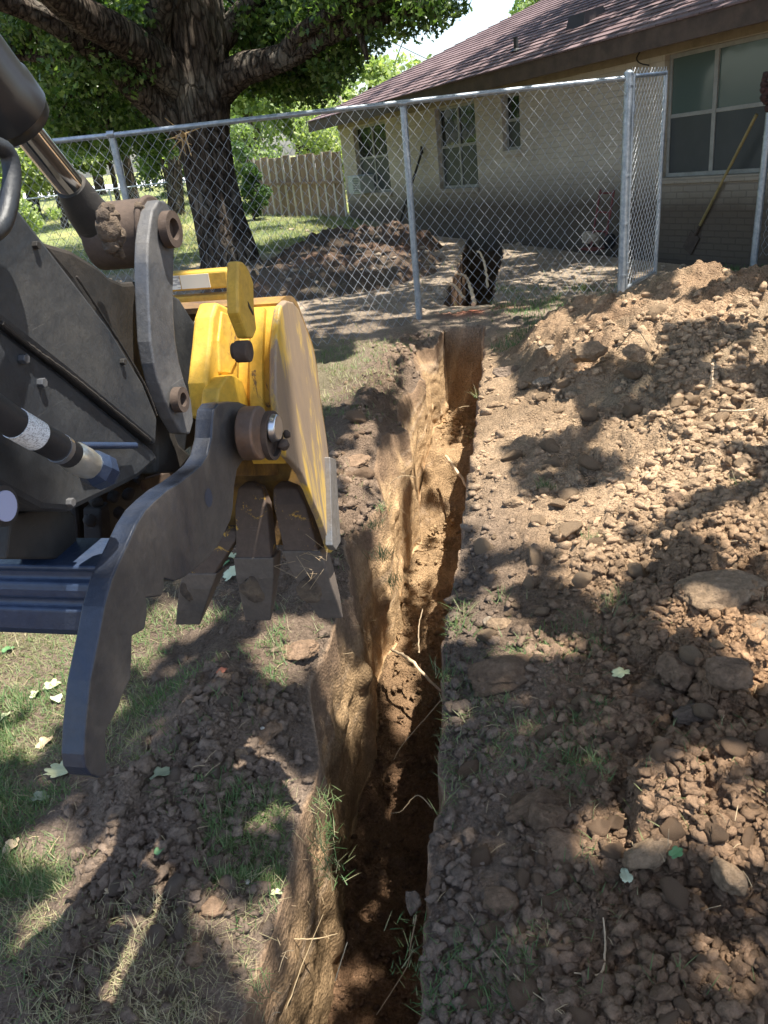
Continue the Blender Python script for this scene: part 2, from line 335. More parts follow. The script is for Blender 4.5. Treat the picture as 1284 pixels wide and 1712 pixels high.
# ------------------------------------------------------------------ ground: one sheet with the trench cut in it
def spaced(a, b, f_):
    out = [a]
    while out[-1] < b: out.append(out[-1]+f_(out[-1]))
    return np.array(out)
def build_ground():
    s1 = spaced(-.8, 14.5, lambda s: max(.0105, .0042*abs(s))); s2 = spaced(14.6, 190, lambda s: .02*s)
    S = np.unique(np.concatenate([s1, s2, np.linspace(6.94, 7.01, 14), np.linspace(7.94, 8.03, 12), np.array([-1.2, -2, -3.5, -6, -12, -25])]))
    dist = lambda d: max(.0115, .02*d-.02)
    out = spaced(0, 95, dist)[1:]
    wl = np.linspace(0, 1, 46)**1.0; fl = np.linspace(0, 1, 24); wr = np.linspace(1, 0, 26)
    nL = len(out)
    cols = nL+len(wl)+len(fl)-2+len(wr)+nL
    ns = len(S); Sg = S[:, None]
    lt = nLt(S)[:, None]; lb = nLb(S)[:, None]; rt = nR(S)[:, None]; dp = depth(S)[:, None]
    open_ = sstep(dp, 0, .3)
    lipL = -.0
    # left ground
    n1 = lt-out[::-1][None, :]; X, Y = xy(Sg+0*n1, n1); Z1 = Hd(X, Y)
    # left wall
    W = wl[None, :]; n2 = lb+(lt-lb)*(1-W)**(1.6+3.2*sstep(Sg, 2.2, 3.4))
    si = lambda w_, k: _h(np.floor((Sg+.02*noise(W*2, 5, k))/w_).astype(np.int64)+0*np.floor(W).astype(np.int64), np.zeros_like(np.floor(W*0+Sg*0).astype(np.int64)), np.zeros_like(np.floor(W*0+Sg*0).astype(np.int64)), k)
    gro = .020*(si(.21, 3)-.5)+.012*(si(.075, 7)-.5)+.006*noise(Sg*14, W*14, 12)+.004*noise(Sg*28, W*26, 13)+.010*np.clip(noise(Sg*7, W*7, 44)-.35, 0, 1)*4*sstep(W, .1, .3)+.010*noise(Sg*11, W*2, 5)
    rough_ = .008*fbm(Sg*6, W*5, 6, seed=3)+.003*noise(Sg*40, W*34, 7)
    n2 = n2+(gro*sstep(W, .05, .25)+rough_)*open_*np.minimum(1, W*8)
    X, Y = xy(Sg+0*n2, lt+0*n2); top = Hd(X, Y)
    Z2 = top*(1-W)-dp*W
    # floor
    U = fl[None, 1:-1]; n3 = lb+(rt-.02-lb)*U
    Z3 = -dp+open_*(.09*fbm(Sg*3.5, n3*3.5, 2, seed=9)+cells(*xy(Sg+0*n3, n3), .12, 71, .5)*.9+.5*cells(*xy(Sg+0*n3, n3), .05, 73, .6)+.05*np.exp(-U/.16)+.10*sstep(noise(Sg*1.1, 0, 4), .1, .6))
    Z3 = Z3+(1-open_)*(Hd(*xy(Sg+0*n3, n3))+dp)*1.0
    # right wall
    W = wr[None, :]; n4 = rt-.03*W+(.012*fbm(Sg*8, W*8, 16, seed=13)+.006*noise(Sg*30, W*1, 5))*np.minimum(1, W*8)*open_
    X, Y = xy(Sg+0*n4, rt+0*n4); topR = Hd(X, Y)-.035*open_*(.6+.8*noise(rt*8, Sg*9, 4))
    Z4 = topR*(1-W)-dp*W
    n5 = rt+out[None, :]; X, Y = xy(Sg+0*n5, n5); Z5 = Hd(X, Y)-.035*np.exp(-(n5-rt)/.035)*open_*(.6+.8*noise(n5*8, Sg*9, 4))
    Nn = np.concatenate([n1, n2, n3, n4, n5], 1); Z = np.concatenate([Z1, Z2, Z3, Z4, Z5], 1)
    # when closed, spread the slot columns evenly
    lo_ = lt[:, 0]; hi = rt[:, 0]; closed = (open_[:, 0] < .02)
    a = n1.shape[1]; bcount = n2.shape[1]+n3.shape[1]+n4.shape[1]
    fr = (np.arange(bcount)+1)/(bcount+1)
    for i in np.where(closed)[0]:
        nn = lo_[i]-.0115+(hi[i]+.0115-lo_[i]+.0115)*fr; Nn[i, a:a+bcount] = nn
        X, Y = xy(S[i]+0*nn, nn); Z[i, a:a+bcount] = Hd(X, Y)
    X, Y = xy(Sg+0*Nn, Nn)
    C = soilcol(X, Y)
    s__ = Sg+0*Nn; tr = np.zeros_like(Nn); b0 = a
    tr[:, b0:b0+bcount] = 1; tr = tr*open_
    wallk = (.5+.5*noise(X*3, Y*3, Z*5, 6))[..., None]
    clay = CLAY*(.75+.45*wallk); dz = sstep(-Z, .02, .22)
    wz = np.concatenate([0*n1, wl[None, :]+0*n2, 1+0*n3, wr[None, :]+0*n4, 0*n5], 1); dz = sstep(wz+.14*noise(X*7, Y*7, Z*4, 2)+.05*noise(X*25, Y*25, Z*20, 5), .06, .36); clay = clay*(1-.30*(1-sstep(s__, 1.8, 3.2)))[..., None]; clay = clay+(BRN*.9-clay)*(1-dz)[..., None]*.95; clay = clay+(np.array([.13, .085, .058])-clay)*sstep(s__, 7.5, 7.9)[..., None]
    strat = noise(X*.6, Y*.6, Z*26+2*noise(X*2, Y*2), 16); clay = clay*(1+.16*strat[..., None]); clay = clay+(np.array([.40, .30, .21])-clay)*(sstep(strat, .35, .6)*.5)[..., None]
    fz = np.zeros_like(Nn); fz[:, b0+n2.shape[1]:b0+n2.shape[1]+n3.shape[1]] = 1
    floor_shade = (np.array([.22, .130, .075])-clay)*(fz*(1-.75*sstep(s__, 2.3, 4.2)))[..., None]; clay = clay+floor_shade  # near trench floor darkened: its shade is put into the soil colour
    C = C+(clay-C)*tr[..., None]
    # lawn tint far away
    rr = np.hypot(X, Y); s_, n_ = sn(X, Y)
    lawn = sstep(Y, 12.5, 15)*sstep(-X+.02*Y, -.6, .4); lawn = np.maximum(lawn, sstep(rr, 26, 34))
    gl = np.array([.20, .24, .09])*(1+.5*fbm(X*.6, Y*.6, seed=77)[..., None])+np.array([.12, .08, .03])*sstep(fbm(X*.9, Y*.9, seed=78), 0, .3)[..., None]
    C = C+(gl-C)*(lawn*.9)[..., None]
    left = sstep(-n_, .85, 1.15)*(1-sstep(s_, 6.5, 7.5)); th = np.array([.20, .185, .105])
    C = C+(th-C)*(left*.55*sstep(fbm(X*2.2, Y*2.2, seed=55), -.3, .2))[..., None]
    # orange dirt at the far end of the trench
    oe = np.exp(-(((X-1.12)/.35)**2+((Y-7.55)/.22)**2)); C = C+(np.array([.42, .12, .06])-C)*(oe*.8*sstep(fbm(X*5, Y*5, seed=4), -.2, .2))[..., None]
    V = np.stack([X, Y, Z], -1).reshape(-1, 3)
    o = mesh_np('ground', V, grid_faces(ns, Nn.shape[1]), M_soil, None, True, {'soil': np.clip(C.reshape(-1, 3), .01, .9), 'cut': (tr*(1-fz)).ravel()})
    tag(o, 'bare brown earth and thin grass with a narrow trench cut through it', 'ground', None, 'structure')
    print('ground', V.shape)
build_ground()
# ------------------------------------------------------------------ dirt heaps
def heap(name, cx, cy, rx, ry, hh, pts, colr, label, seed, step=.0145, peaky=1.4):
    xs = np.arange(cx-rx*1.5, cx+rx*1.5, step); ys = np.arange(cy-ry*1.5, cy+ry*1.5, step)
    X, Y = np.meshgrid(xs, ys)
    def prof(X, Y):
        d = np.sqrt(((X-cx)/rx)**2+((Y-cy)/ry)**2)+.16*fbm(X*1.5, Y*1.5, seed=seed)
        b = hh*np.clip(1-d**peaky, -.4, 1)
        for (px, py, pr, ph) in pts: b = np.maximum(b, ph*(1-(np.hypot(X-px, Y-py)/pr)**1.5))
        return b
    def zf(X, Y):
        b = prof(X, Y); act = sstep(b, -.05, .1)
        wx = X+.05*noise(X*4, Y*4, 1, seed); wy = Y+.05*noise(X*4, Y*4, 7, seed)
        Z = H0(X, Y)-.01+b+act*(np.clip(hh*1.8, 0, 1)*(.45*cells(wx, wy, .40, seed+1, .6, .3, .75, .45)+.7*cells(wx, wy, .18, seed+5, .8, .3, .75, .5)+.6*cells(wx, wy, .085, seed+9, .6, .35, .7, .5)+.11*np.abs(noise(wx*4.5, wy*4.5, 2, seed))+.065*np.abs(noise(wx*10, wy*10, 3, 37))+.034*np.abs(noise(X*27, Y*27, 3, 38))+.014*np.abs(noise(X*55, Y*55, 3, 39)))+.05*fbm(X*3, Y*3, seed=seed+2)+.012*fbm(X*22, Y*22, seed=seed+3))
        return Z
    b = prof(X, Y); Z = zf(X, Y)
    k = fbm(X*1.6, Y*1.6, seed=seed+4)[..., None]; C = np.array(colr)*(1+.5*k)+np.array([.05, -.0, -.01])*fbm(X*3, Y*3, seed=seed+8)[..., None]
    F_ = grid_faces(len(ys), len(xs)); keep = (b.ravel()[F_] > -.06*1).any(1)
    F_ = F_[keep]; used = np.unique(F_); rem = np.full(len(xs)*len(ys), -1); rem[used] = np.arange(len(used))
    V = np.stack([X, Y, Z], -1).reshape(-1, 3)[used]
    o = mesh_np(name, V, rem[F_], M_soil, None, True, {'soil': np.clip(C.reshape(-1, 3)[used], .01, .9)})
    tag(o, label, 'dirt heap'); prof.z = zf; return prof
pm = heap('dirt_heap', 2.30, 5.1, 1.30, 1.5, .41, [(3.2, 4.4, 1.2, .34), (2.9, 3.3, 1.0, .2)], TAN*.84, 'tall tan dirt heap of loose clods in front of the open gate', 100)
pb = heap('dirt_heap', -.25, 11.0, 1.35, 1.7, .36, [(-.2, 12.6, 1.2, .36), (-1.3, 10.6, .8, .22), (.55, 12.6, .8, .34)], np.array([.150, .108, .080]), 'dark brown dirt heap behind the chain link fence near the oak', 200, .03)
def Hall(x, y):
    x = np.asarray(x, float); y = np.asarray(y, float); h = Hd(x, y)
    for p_ in (pm, pb):
        m_ = p_(x, y) > -.04
        if m_.any(): h[m_] = np.maximum(h[m_], p_.z(x[m_], y[m_]))
    return h
def Hq(x, y): return H0(x, y)+np.maximum(0, np.maximum(pm(x, y), pb(x, y)))
# ------------------------------------------------------------------ excavator arm
AZ = math.radians(14); L = np.array([math.cos(AZ), -math.sin(AZ), 0.0]); Fm = np.array([math.sin(AZ), math.cos(AZ), 0.0]); Up = np.array([0, 0, 1.0])
def M(q, l):
    """photo outline point -> the vertical plane l metres to the side of the camera, parallel to the arm"""
    d = ray(q); return CC + d*(l/(d@L))
def steel_mat(name, base, dust, rough=.45, metal=.0, dth=.5, dirt=None, spec=.5, sc_=7):
    m, t, b = mat(name, base, rough, metal, spec); v = tc(t)
    n = ntex(t, v, sc_, 9, .7, .4)
    c = ramp(t, n, [(dth-.15, base), (dth+.2, dust)])
    fine = ramp(t, ntex(t, v, 70, 6, .7), [(.3, g(.8)), (.7, g(1.15))]); c = mix(t, 1, c, fine, 'MULTIPLY')
    if dirt: c = mix(t, ramp(t, ntex(t, v, dirt[1], 10, .75, .8), [(dirt[2], g(0)), (dirt[2]+.05, g(1))]), c, dirt[0])
    # long scratches
    sv = tc(t, 'Object', (3, 3, 60)); s_ = ramp(t, ntex(t, sv, 3, 4, .5, 1.5), [(.70, g(0)), (.73, g(.35))]); c = mix(t, s_, c, tuple(min(1, x*1.6+.06) for x in dust))
    t.links.new(c, b.inputs['Base Color'])
    t.links.new(ramp(t, n, [(dth-.1, g(rough)), (dth+.2, g(min(1, rough+.35)))]), b.inputs['Roughness'])
    bump(t, b, ntex(t, v, 60, 8, .7), .0012, 1); return m
M_arm = steel_mat('arm_steel', (.020, .024, .030), (.062, .057, .050), .42, 0, .52, ((.16, .10, .06), 26, .72))
M_armk = steel_mat('arm_paint_dark_shade', (.016, .019, .024), (.040, .040, .040), .45, 0, .52)  # darker arm steel: puts the stick underside's shade into the colour
M_armd = steel_mat('arm_steel_muddy_shade', (.014, .013, .012), (.048, .037, .028), .6, 0, .52)  # muddy steel, darkened further to paint in the shade on the nose
M_link = steel_mat('link_steel', (.075, .08, .09), (.15, .14, .13), .36, .25, .52)
M_thumb = steel_mat('thumb_steel', (.050, .050, .056), (.120, .100, .080), .42, .15, .50, ((.16, .11, .05), 22, .68))
M_blue = steel_mat('blue_steel', (.024, .040, .080), (.05, .06, .085), .33, .1, .6, ((.32, .17, .03), 9, .70))
M_yel = steel_mat('yellow_paint', (.68, .40, .04), (.50, .31, .06), .42, 0, .5, ((.13, .08, .045), 13, .60))
def scraped():
    m, t, b = mat('scraped_yellow', (.7, .42, .05), .42); v = tc(t)
    st = tc(t, 'Object', (1.2, 5, 5)); 
    n = ntex(t, tc(t, 'Object', (14, 14, 2.2)), 1.3, 10, .72, .6)
    c = ramp(t, n, [(.36, (.68, .40, .04)), (.44, (.52, .35, .10)), (.50, (.28, .20, .13)), (.70, (.20, .15, .115))])
    t.links.new(c, b.inputs['Base Color']); bump(t, b, ntex(t, tc(t, 'Object', (30, 30, 3)), 3, 6), .0015); return m
M_scr = scraped()
M_inner = steel_mat('muddy_yellow', (.40, .22, .03), (.10, .062, .04), .7, 0, .42)
M_tooth = steel_mat('tooth_steel', (.075, .050, .040), (.12, .085, .062), .6, .1, .5, ((.50, .29, .05), 20, .585))
M_tip = steel_mat('tooth_tip', (.10, .088, .080), (.17, .13, .10), .45, .35, .5)
M_rust = steel_mat('rusty_pin', (.105, .072, .052), (.06, .042, .033), .65, .2, .5)
M_shiny, _, _ = mat('worn_steel', (.55, .56, .58), .28, .9)
M_cut = steel_mat('cutter_steel', (.34, .34, .34), (.20, .16, .12), .4, .7, .5)
M_chrome, _, _ = mat('chrome', (.72, .68, .62), .07, 1.0)
M_rub = noisy('black_rubber', (.012, .012, .014), (.03, .03, .032), 20, .5, 0, .0005, 120)
M_mud = noisy('dried_mud', (.055, .04, .03), (.16, .115, .075), 30, .95, 0, .01, 60)
M_fit = noisy('crimp_steel', (.42, .42, .36), (.62, .62, .58), 30, .3, .7, .001, 60)
base = (-.35, 1.2, .05)
ex = empty('excavator_arm', (0, 0, 0), label='dusty dark excavator stick with yellow toothed bucket and curved steel thumb', cat='excavator')
def ext(name, px, l, wd, m, parent=ex, bevel=.003, seg=2, pts3=None, edge=None):
    P = np.array([M(q, l) for q in px]) if pts3 is None else np.array(pts3); n = len(P)
    mb = MB(); Q = P-L*wd
    mb.add(np.concatenate([P, Q]), [tuple(range(n)), tuple(range(n, 2*n))[::-1]]+[(i, i+n, (i+1) % n+n, (i+1) % n) for i in range(n)])
    o = mb.build(name, m, parent, False, bevel, seg)
    import bmesh
    bm = bmesh.new(); bm.from_mesh(o.data); bmesh.ops.recalc_face_normals(bm, faces=bm.faces); bm.to_mesh(o.data); bm.free()
    if edge is not None:
        o.data.materials.append(edge)
        for f in o.data.polygons:
            if abs(np.dot(f.normal[:], L)) < .7: f.material_index = 1
    return o
def cyl(mb, q, l1, l0, r1, r0=None, seg=40):
    c1 = M(q, l1); c0 = c1+L*(l0-l1)
    return mb.tube([c0, c0*.5+c1*.5, c1], [r0 or r1, ((r0 or r1)+r1)/2, r1], seg)
def ring(mb, q, l, ro, ri, wd, seg=40):
    c = M(q, l); th = np.arange(seg)/seg*2*math.pi; V = []
    for (rr, dd) in ((ro, -wd), (ro, 0), (ri, 0), (ri, -wd*.8)):
        V.append(c+L*dd+rr*(np.cos(th)[:, None]*Fm+np.sin(th)[:, None]*Up))
    V = np.concatenate(V); Fs = [(k*seg+i, k*seg+(i+1) % seg, (k+1)*seg+(i+1) % seg, (k+1)*seg+i) for k in range(3) for i in range(seg)]
    Fs.append(tuple(range(3*seg, 4*seg))); return mb.add(V, Fs)
def lump(c, r, seed, m, par, flat=(1, 1, 1)):
    mb = MB(); mudlump(mb, c, r, seed, flat); return mb.build('mud_lump', m, par, True)
def mudlump(mb, c, r, seed, flat=(1, 1, 1)):
    rr = np.random.default_rng(seed); n = 14; th = np.linspace(0, math.pi, 9)[:, None]; ph = np.arange(n)[None, :]/n*2*math.pi
    D = np.stack([np.sin(th)*np.cos(ph), np.sin(th)*np.sin(ph), np.cos(th)+0*ph], -1).reshape(-1, 3)
    k = 1+.5*fbm(D[:, 0]*1.7+seed, D[:, 1]*1.7, D[:, 2]*1.7)
    return mb.add(np.array(c)+D*k[:, None]*r*np.array(flat), [tuple(f) for f in grid_faces(9, n, True)])
# stick: box beam, right side face outline, body goes to the left
stick = ext('stick', [(-60, 236), (-10, 300), (24, 338), (185, 549), (240, 640), (265, 700), (262, 745), (110, 620), (0, 535), (-80, 470)], -.54, .17, M_arm, bevel=.006)
# underside box of the stick (shade painted in, closed and rounded at the end)
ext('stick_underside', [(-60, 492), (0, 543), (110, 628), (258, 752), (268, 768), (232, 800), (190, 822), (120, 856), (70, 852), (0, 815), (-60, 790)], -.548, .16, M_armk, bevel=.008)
P1 = M((135, 745), -.535); P2 = M((226, 745), -.535)
MB().tube([P1, P2], .0045, 10).build('weld_strip', M_blue, ex, True)
# dark nose of the stick and the rear link plate
ext('stick_nose', [(60, 400), (120, 418), (165, 446), (182, 462), (205, 472), (236, 470), (246, 500), (252, 580), (262, 640), (300, 742), (322, 762), (300, 790), (262, 792), (262, 745), (200, 600), (120, 470)], -.575, .10, M_armd, bevel=.006)
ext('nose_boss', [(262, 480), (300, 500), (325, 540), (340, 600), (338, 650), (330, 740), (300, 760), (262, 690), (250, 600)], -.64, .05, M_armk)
# curved link plates
lk = [(266, 334), (256, 350), (252, 372), (248, 405), (247, 438), (248, 491), (252, 571), (258, 607), (266, 640), (277, 672), (290, 700), (304, 724), (318, 726), (324, 705), (320, 668), (309, 638), (300, 605), (294, 570), (291, 530), (290, 482), (292, 412), (291, 375), (286, 350), (277, 336)]
ext('link_plate', lk, -.53, .021, M_link, bevel=.003, seg=3)
ext('link_plate', [(q[0]-4, q[1]+6) for q in lk], -.66, .022, M_armd, bevel=.003)
# top pin: sleeves across the arm
mb = MB(); cyl(mb, (262, 388), -.552, -.645, .046); cyl(mb, (262, 388), -.548, -.556, .049); mb.build('pin_sleeve', M_rust, ex, True, .003)
mb = MB(); cyl(mb, (262, 388), -.708, -.772, .040, .040); mb.build('pin_sleeve', M_blue, ex, True, .004)
mb = MB(); cyl(mb, (262, 388), -.775, -.80, .030); mb.build('pin_collar', M_blue, ex, True, .003)
mb = MB(); ring(mb, (292, 383), -.514, .0245, .0145, .012); mb.build('pin_end', M_rust, ex, True)
mb = MB(); ring(mb, (307, 668), -.514, .018, .010, .012); mb.build('pin_end', M_rust, ex, True)
# hydraulic cylinder: eye, chrome rod, barrel
ra = M((160, 372), -.63); rb = M((120, 312), -.63); rc = M((52, 228), -.63); rd = M((0, 166), -.63)
ax = (rd-ra)/np.linalg.norm(rd-ra)
eye = MB(); cyl(eye, (262, 388), -.65, -.706, .050); eye.build('rod_eye', M_armd, ex, True, .003)
MB().tube([ra-ax*.01, ra+ax*.03, rb-ax*.005, rb+ax*.002], [.031, .027, .0225, .0215], 32).build('rod_neck', M_armd, ex, True)
MB().tube([rb, rc, rc+ax*.1], .0185, 48).build('chrome_rod', M_chrome, ex, True)
e0 = M((30, 203), -.63)
MB().tube([e0-ax*.004, e0, e0+ax*.012, e0+ax*.014, e0+ax*.045, e0+ax*.05, e0+ax*.55], [.034, .0415, .044, .046, .046, .0435, .0435], 48).build('cylinder_barrel', mat('black_paint', (.022, .021, .021), .32)[0], ex, True)
mb = MB()
for i, (q, r_) in enumerate([((178, 352), .010), ((184, 368), .013), ((180, 384), .015), ((190, 396), .014), ((186, 410), .010), ((196, 420), .008), ((203, 428), .005), ((236, 352), .009), ((239, 366), .007), ((240, 385), .006), ((231, 346), .006), ((172, 362), .009)]):
    lump(M(q, -.552+(.02 if q[0] < 210 else 0)), r_, i, M_mud, ex)
# black guard loop at the left edge
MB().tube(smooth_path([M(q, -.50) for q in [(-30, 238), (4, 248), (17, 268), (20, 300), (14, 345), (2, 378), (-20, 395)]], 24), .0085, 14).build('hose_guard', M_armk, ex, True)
# hydraulic hose with labels
hp = [M(q, -.50) for q in [(-60, 650), (-10, 684), (19, 704), (56, 726), (90, 744), (118, 760)]]
hz_ = smooth_path(hp, 40); hose = MB().tube(hz_, .0150, 28).build('hydraulic_hose', M_rub, ex, True)
mlab, tl_, bl_ = mat('hose_label', (.62, .64, .66), .5)
v_ = tc(tl_, 'Object', (1, 1, 1)); c_ = ramp(tl_, ntex(tl_, tc(tl_, 'Object', (420, 420, 900)), 1, 2), [(.42, (.35, .36, .38)), (.5, (.70, .73, .76))]); tl_.links.new(c_, bl_.inputs['Base Color'])
hl = smooth_path([M((24, 707), -.50), M((40, 716.5), -.50), M((60, 728), -.50)], 12); MB().tube(hl, .0157, 32).build('hose_label', mlab, hose, True)
hl = smooth_path([M((98, 749), -.50), M((104, 752.5), -.50)], 4); MB().tube(hl, .0158, 32).build('hose_band', M_shiny, hose, True)
hf = [M((118, 760), -.50), M((124, 764), -.50), M((140, 773), -.50), M((154, 780), -.50)]
MB().tube(hf, [.0150, .0172, .0172, .0150], 24).build('hose_fitting', M_fit, hose, True)
MB().tube([M((150, 777), -.50), M((160, 783), -.50), M((172, 789), -.50), M((180, 792), -.50)], [.017, .021, .021, .016], 8).build('hex_nut', M_blue, hose, False)
hc = M((2, 846), -.52); MB().tube([hc-L*.05, hc+L*.004], .020, 28).build('hose_coupling', M_rub, ex, True)
MB().tube([hc, hc+L*.006], .015, 24).build('coupling_face', mat('coupling', (.35, .38, .55), .4)[0], ex, True)
# bracket pieces under the stick
ext('thumb_bracket', [(18, 862), (60, 852), (118, 853), (126, 862), (130, 915), (120, 935), (10, 935)], -.60, .05, M_armd)
ext('thumb_bracket', [(120, 800), (205, 770), (262, 756), (318, 770), (300, 800), (262, 850), (200, 905), (160, 960), (128, 955), (130, 880)], -.70, .06, M_armd, bevel=.006)
ext('bracket_rib', [(168, 850), (182, 838), (190, 900), (170, 912)], -.66, .03, M_armd)
mb = MB()
for i, q in enumerate([(205, 800), (190, 830), (215, 826), (178, 812), (232, 800), (160, 838), (150, 870), (200, 858)]): lump(M(q, -.67), .010, 40+i, M_armd, ex)
ext('grease_plate', [(238, 802), (300, 782), (306, 790), (300, 803), (245, 820)], -.66, .01, M_rust)
# blue ribbed cross channel at the left
cq = M((205, 975), -.535)
prof = [(-.062, .058), (-.062, .050), (-.050, .046), (-.050, .032), (-.062, .028), (-.066, .018), (-.066, .004), (-.054, -.002), (-.056, -.012), (-.068, -.016), (-.070, -.05), (-.060, -.066), (.05, -.066), (.05, .058)]
V = [cq+Fm*a*.66+Up*b*.83 for a, b in prof]; V = np.array(V); n_ = len(V); mbx = MB()
mbx.add(np.concatenate([V, V-L*.75]), [tuple(range(n_)), tuple(range(n_, 2*n_))[::-1]]+[(i, i+n_, (i+1) % n_+n_, (i+1) % n_) for i in range(n_)])
mbx.build('cross_channel', M_blue, ex, False, .0035, 3)
# weld beads along the stick and small bolts
def weld(pts, l, r0, m, par, seed):
    P = smooth_path([M(q, l) for q in pts], 60); rr = r0*(1+.35*np.abs(np.sin(np.arange(60)*1.3))+.2*noise(np.arange(60)*.7, seed)); mb = MB(); mb.tube(P, rr, 8); return mb.build('weld_bead', m, par, True)
weld([(4, 540), (60, 586), (110, 622), (180, 678), (250, 736)], -.541, .0022, M_armd, ex, 1)
weld([(128, 462), (185, 549), (240, 640), (262, 694)], -.5445, .0013, M_armd, ex, 2)
for i, (q, l) in enumerate([((40, 600), -.545), ((70, 640), -.545), ((118, 840), -.545), ((205, 605), -.538), ((60, 410), -.538)]):
    mb = MB(); c_ = M(q, l); mb.tube([c_-L*.004, c_+L*.004], .0055 if i < 3 else .0045, 6); mb.build('bolt', M_link if i < 3 else M_armd, ex, False, .0006)
# thumb
tface = [(365, 674), (358, 684), (356, 700), (354, 732), (347, 760), (336, 777), (321, 790), (300, 806), (280, 818), (260, 835), (243, 852), (228, 876), (215, 905), (201, 935), (187, 967), (174, 1014), (165, 1064), (150, 1139), (142, 1219), (140, 1262), (143, 1284), (152, 1297), (166, 1301), (180, 1298), (178, 1262), (178, 1222), (200, 1181), (204, 1166), (219, 1136), (221, 1100), (222, 1064), (243, 1052), (247, 1026), (245, 1000), (271, 997), (275, 984), (275, 968), (292, 972), (308, 966), (322, 956), (339, 943), (355, 926), (369, 905), (386, 870), (390, 850), (392, 815), (397, 785), (410, 765), (428, 740), (430, 700), (420, 680), (400, 672), (382, 671)]
M_edge = steel_mat('thumb_edge_sky', (.022, .030, .050), (.055, .056, .062), .30, .1, .58, ((.22, .15, .08), 18, .74))  # edge faces tinted blue: the sky's reflection is painted into the colour
M_boss = steel_mat('rusty_collar', (.22, .115, .06), (.13, .11, .10), .45, .4, .5)
M_bossg = steel_mat('collar_steel', (.12, .135, .15), (.17, .14, .11), .35, .5, .5)
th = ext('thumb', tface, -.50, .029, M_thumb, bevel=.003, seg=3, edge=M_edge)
hcn = M((349, 832), -.4995); mb = MB(); seg = 28; tt = np.arange(seg)/seg*2*math.pi
mb.add(hcn+.0105*(np.cos(tt)[:, None]*Fm*1.15+np.sin(tt)[:, None]*Up*1.35), [tuple(range(seg))])
mb.build('thumb_hole', mat('hole_blue', (.035, .05, .08), .5)[0], ex)
mb = MB(); cyl(mb, (437, 724), -.484, -.532, .0447, .0455, 56); mb.build('thumb_boss', M_bossg, ex, True, .003)
mb = MB(); cyl(mb, (437, 724), -.457, -.4855, .0431, .0431, 56); mb.build('boss_collar', M_boss, ex, True, .003)
mb = MB(); ring(mb, (459, 728), -.448, .0403, .0346, .010, 56); mb.build('boss_cap', M_rust, ex, True)
mb = MB(); cyl(mb, (466, 715), -.440, -.452, .021, .024, 32); mb.build('pin_head', M_shiny, ex, True, .002)
lump(M((473, 744), -.440), .010, 77, M_rust, ex); lump(M((479, 726), -.440), .007, 78, M_rust, ex); lump(M((421, 754), -.468), .005, 79, M_mud, ex)
# bucket
bk = ext('bucket', [(470, 512), (480, 502), (491, 505), (500, 517), (511, 545), (520, 570), (527, 594), (532, 630), (536, 669), (541, 702), (546, 731), (553, 790), (560, 850), (565, 905), (555, 925), (549, 905), (543, 886), (535, 864), (526, 844), (516, 818), (506, 794), (494, 778), (481, 764), (473, 740), (466, 700), (462, 660), (462, 600), (464, 551)], -.47, .014, M_scr, bevel=.004, seg=3)
BL = -.80
def sheet(name, px, l0, l1, th_, m, parent=bk, seg=1):
    P = smooth_path([M(q, l1) for q in px], len(px)*5)
    T = np.gradient(P, axis=0); T /= np.linalg.norm(T, axis=1)[:, None]; Nn = np.cross(T, L); n = len(P)
    V = np.concatenate([P, P+L*(l0-l1), P+Nn*th_, P+Nn*th_+L*(l0-l1)]); g_ = []
    for i in range(n-1): g_ += [(i, i+1, n+i+1, n+i), (2*n+i, 3*n+i, 3*n+i+1, 2*n+i+1), (i, 2*n+i, 2*n+i+1, i+1), (n+i, n+i+1, 3*n+i+1, 3*n+i)]
    g_ += [(0, n, 3*n, 2*n), (n-1, 3*n-1, 4*n-1, 2*n-1)]
    return MB().add(V, g_).build(name, m, parent, True)
sheet('bucket_back', [(466, 516), (463, 551), (461, 600), (461, 650), (463, 690), (470, 735), (482, 768)], -.550, -.484, .010, M_yel)
sheet('bucket_floor', [(466, 516), (480, 504), (494, 510), (508, 545), (524, 594), (534, 669), (543, 731), (548, 770), (551, 800), (555, 850), (561, 912)], BL, -.484, -.010, M_inner)
ext('side_plate', [(470, 512), (480, 502), (500, 517), (520, 570), (532, 630), (546, 731), (553, 790), (560, 850), (565, 905), (555, 925), (543, 886), (526, 844), (506, 794), (481, 764), (466, 700), (462, 600)], -.47, .014, M_inner, bk).location = tuple(L*(BL+.47))
sheet('rolled_rib', [(446, 518), (444, 551), (442, 600), (442, 650), (444, 690), (452, 740)], -.520, -.497, .010, M_yel)
ext('side_cutter', [(552, 764), (562, 768), (570, 906), (562, 920), (556, 912)], -.458, .016, M_cut, bk, .002)
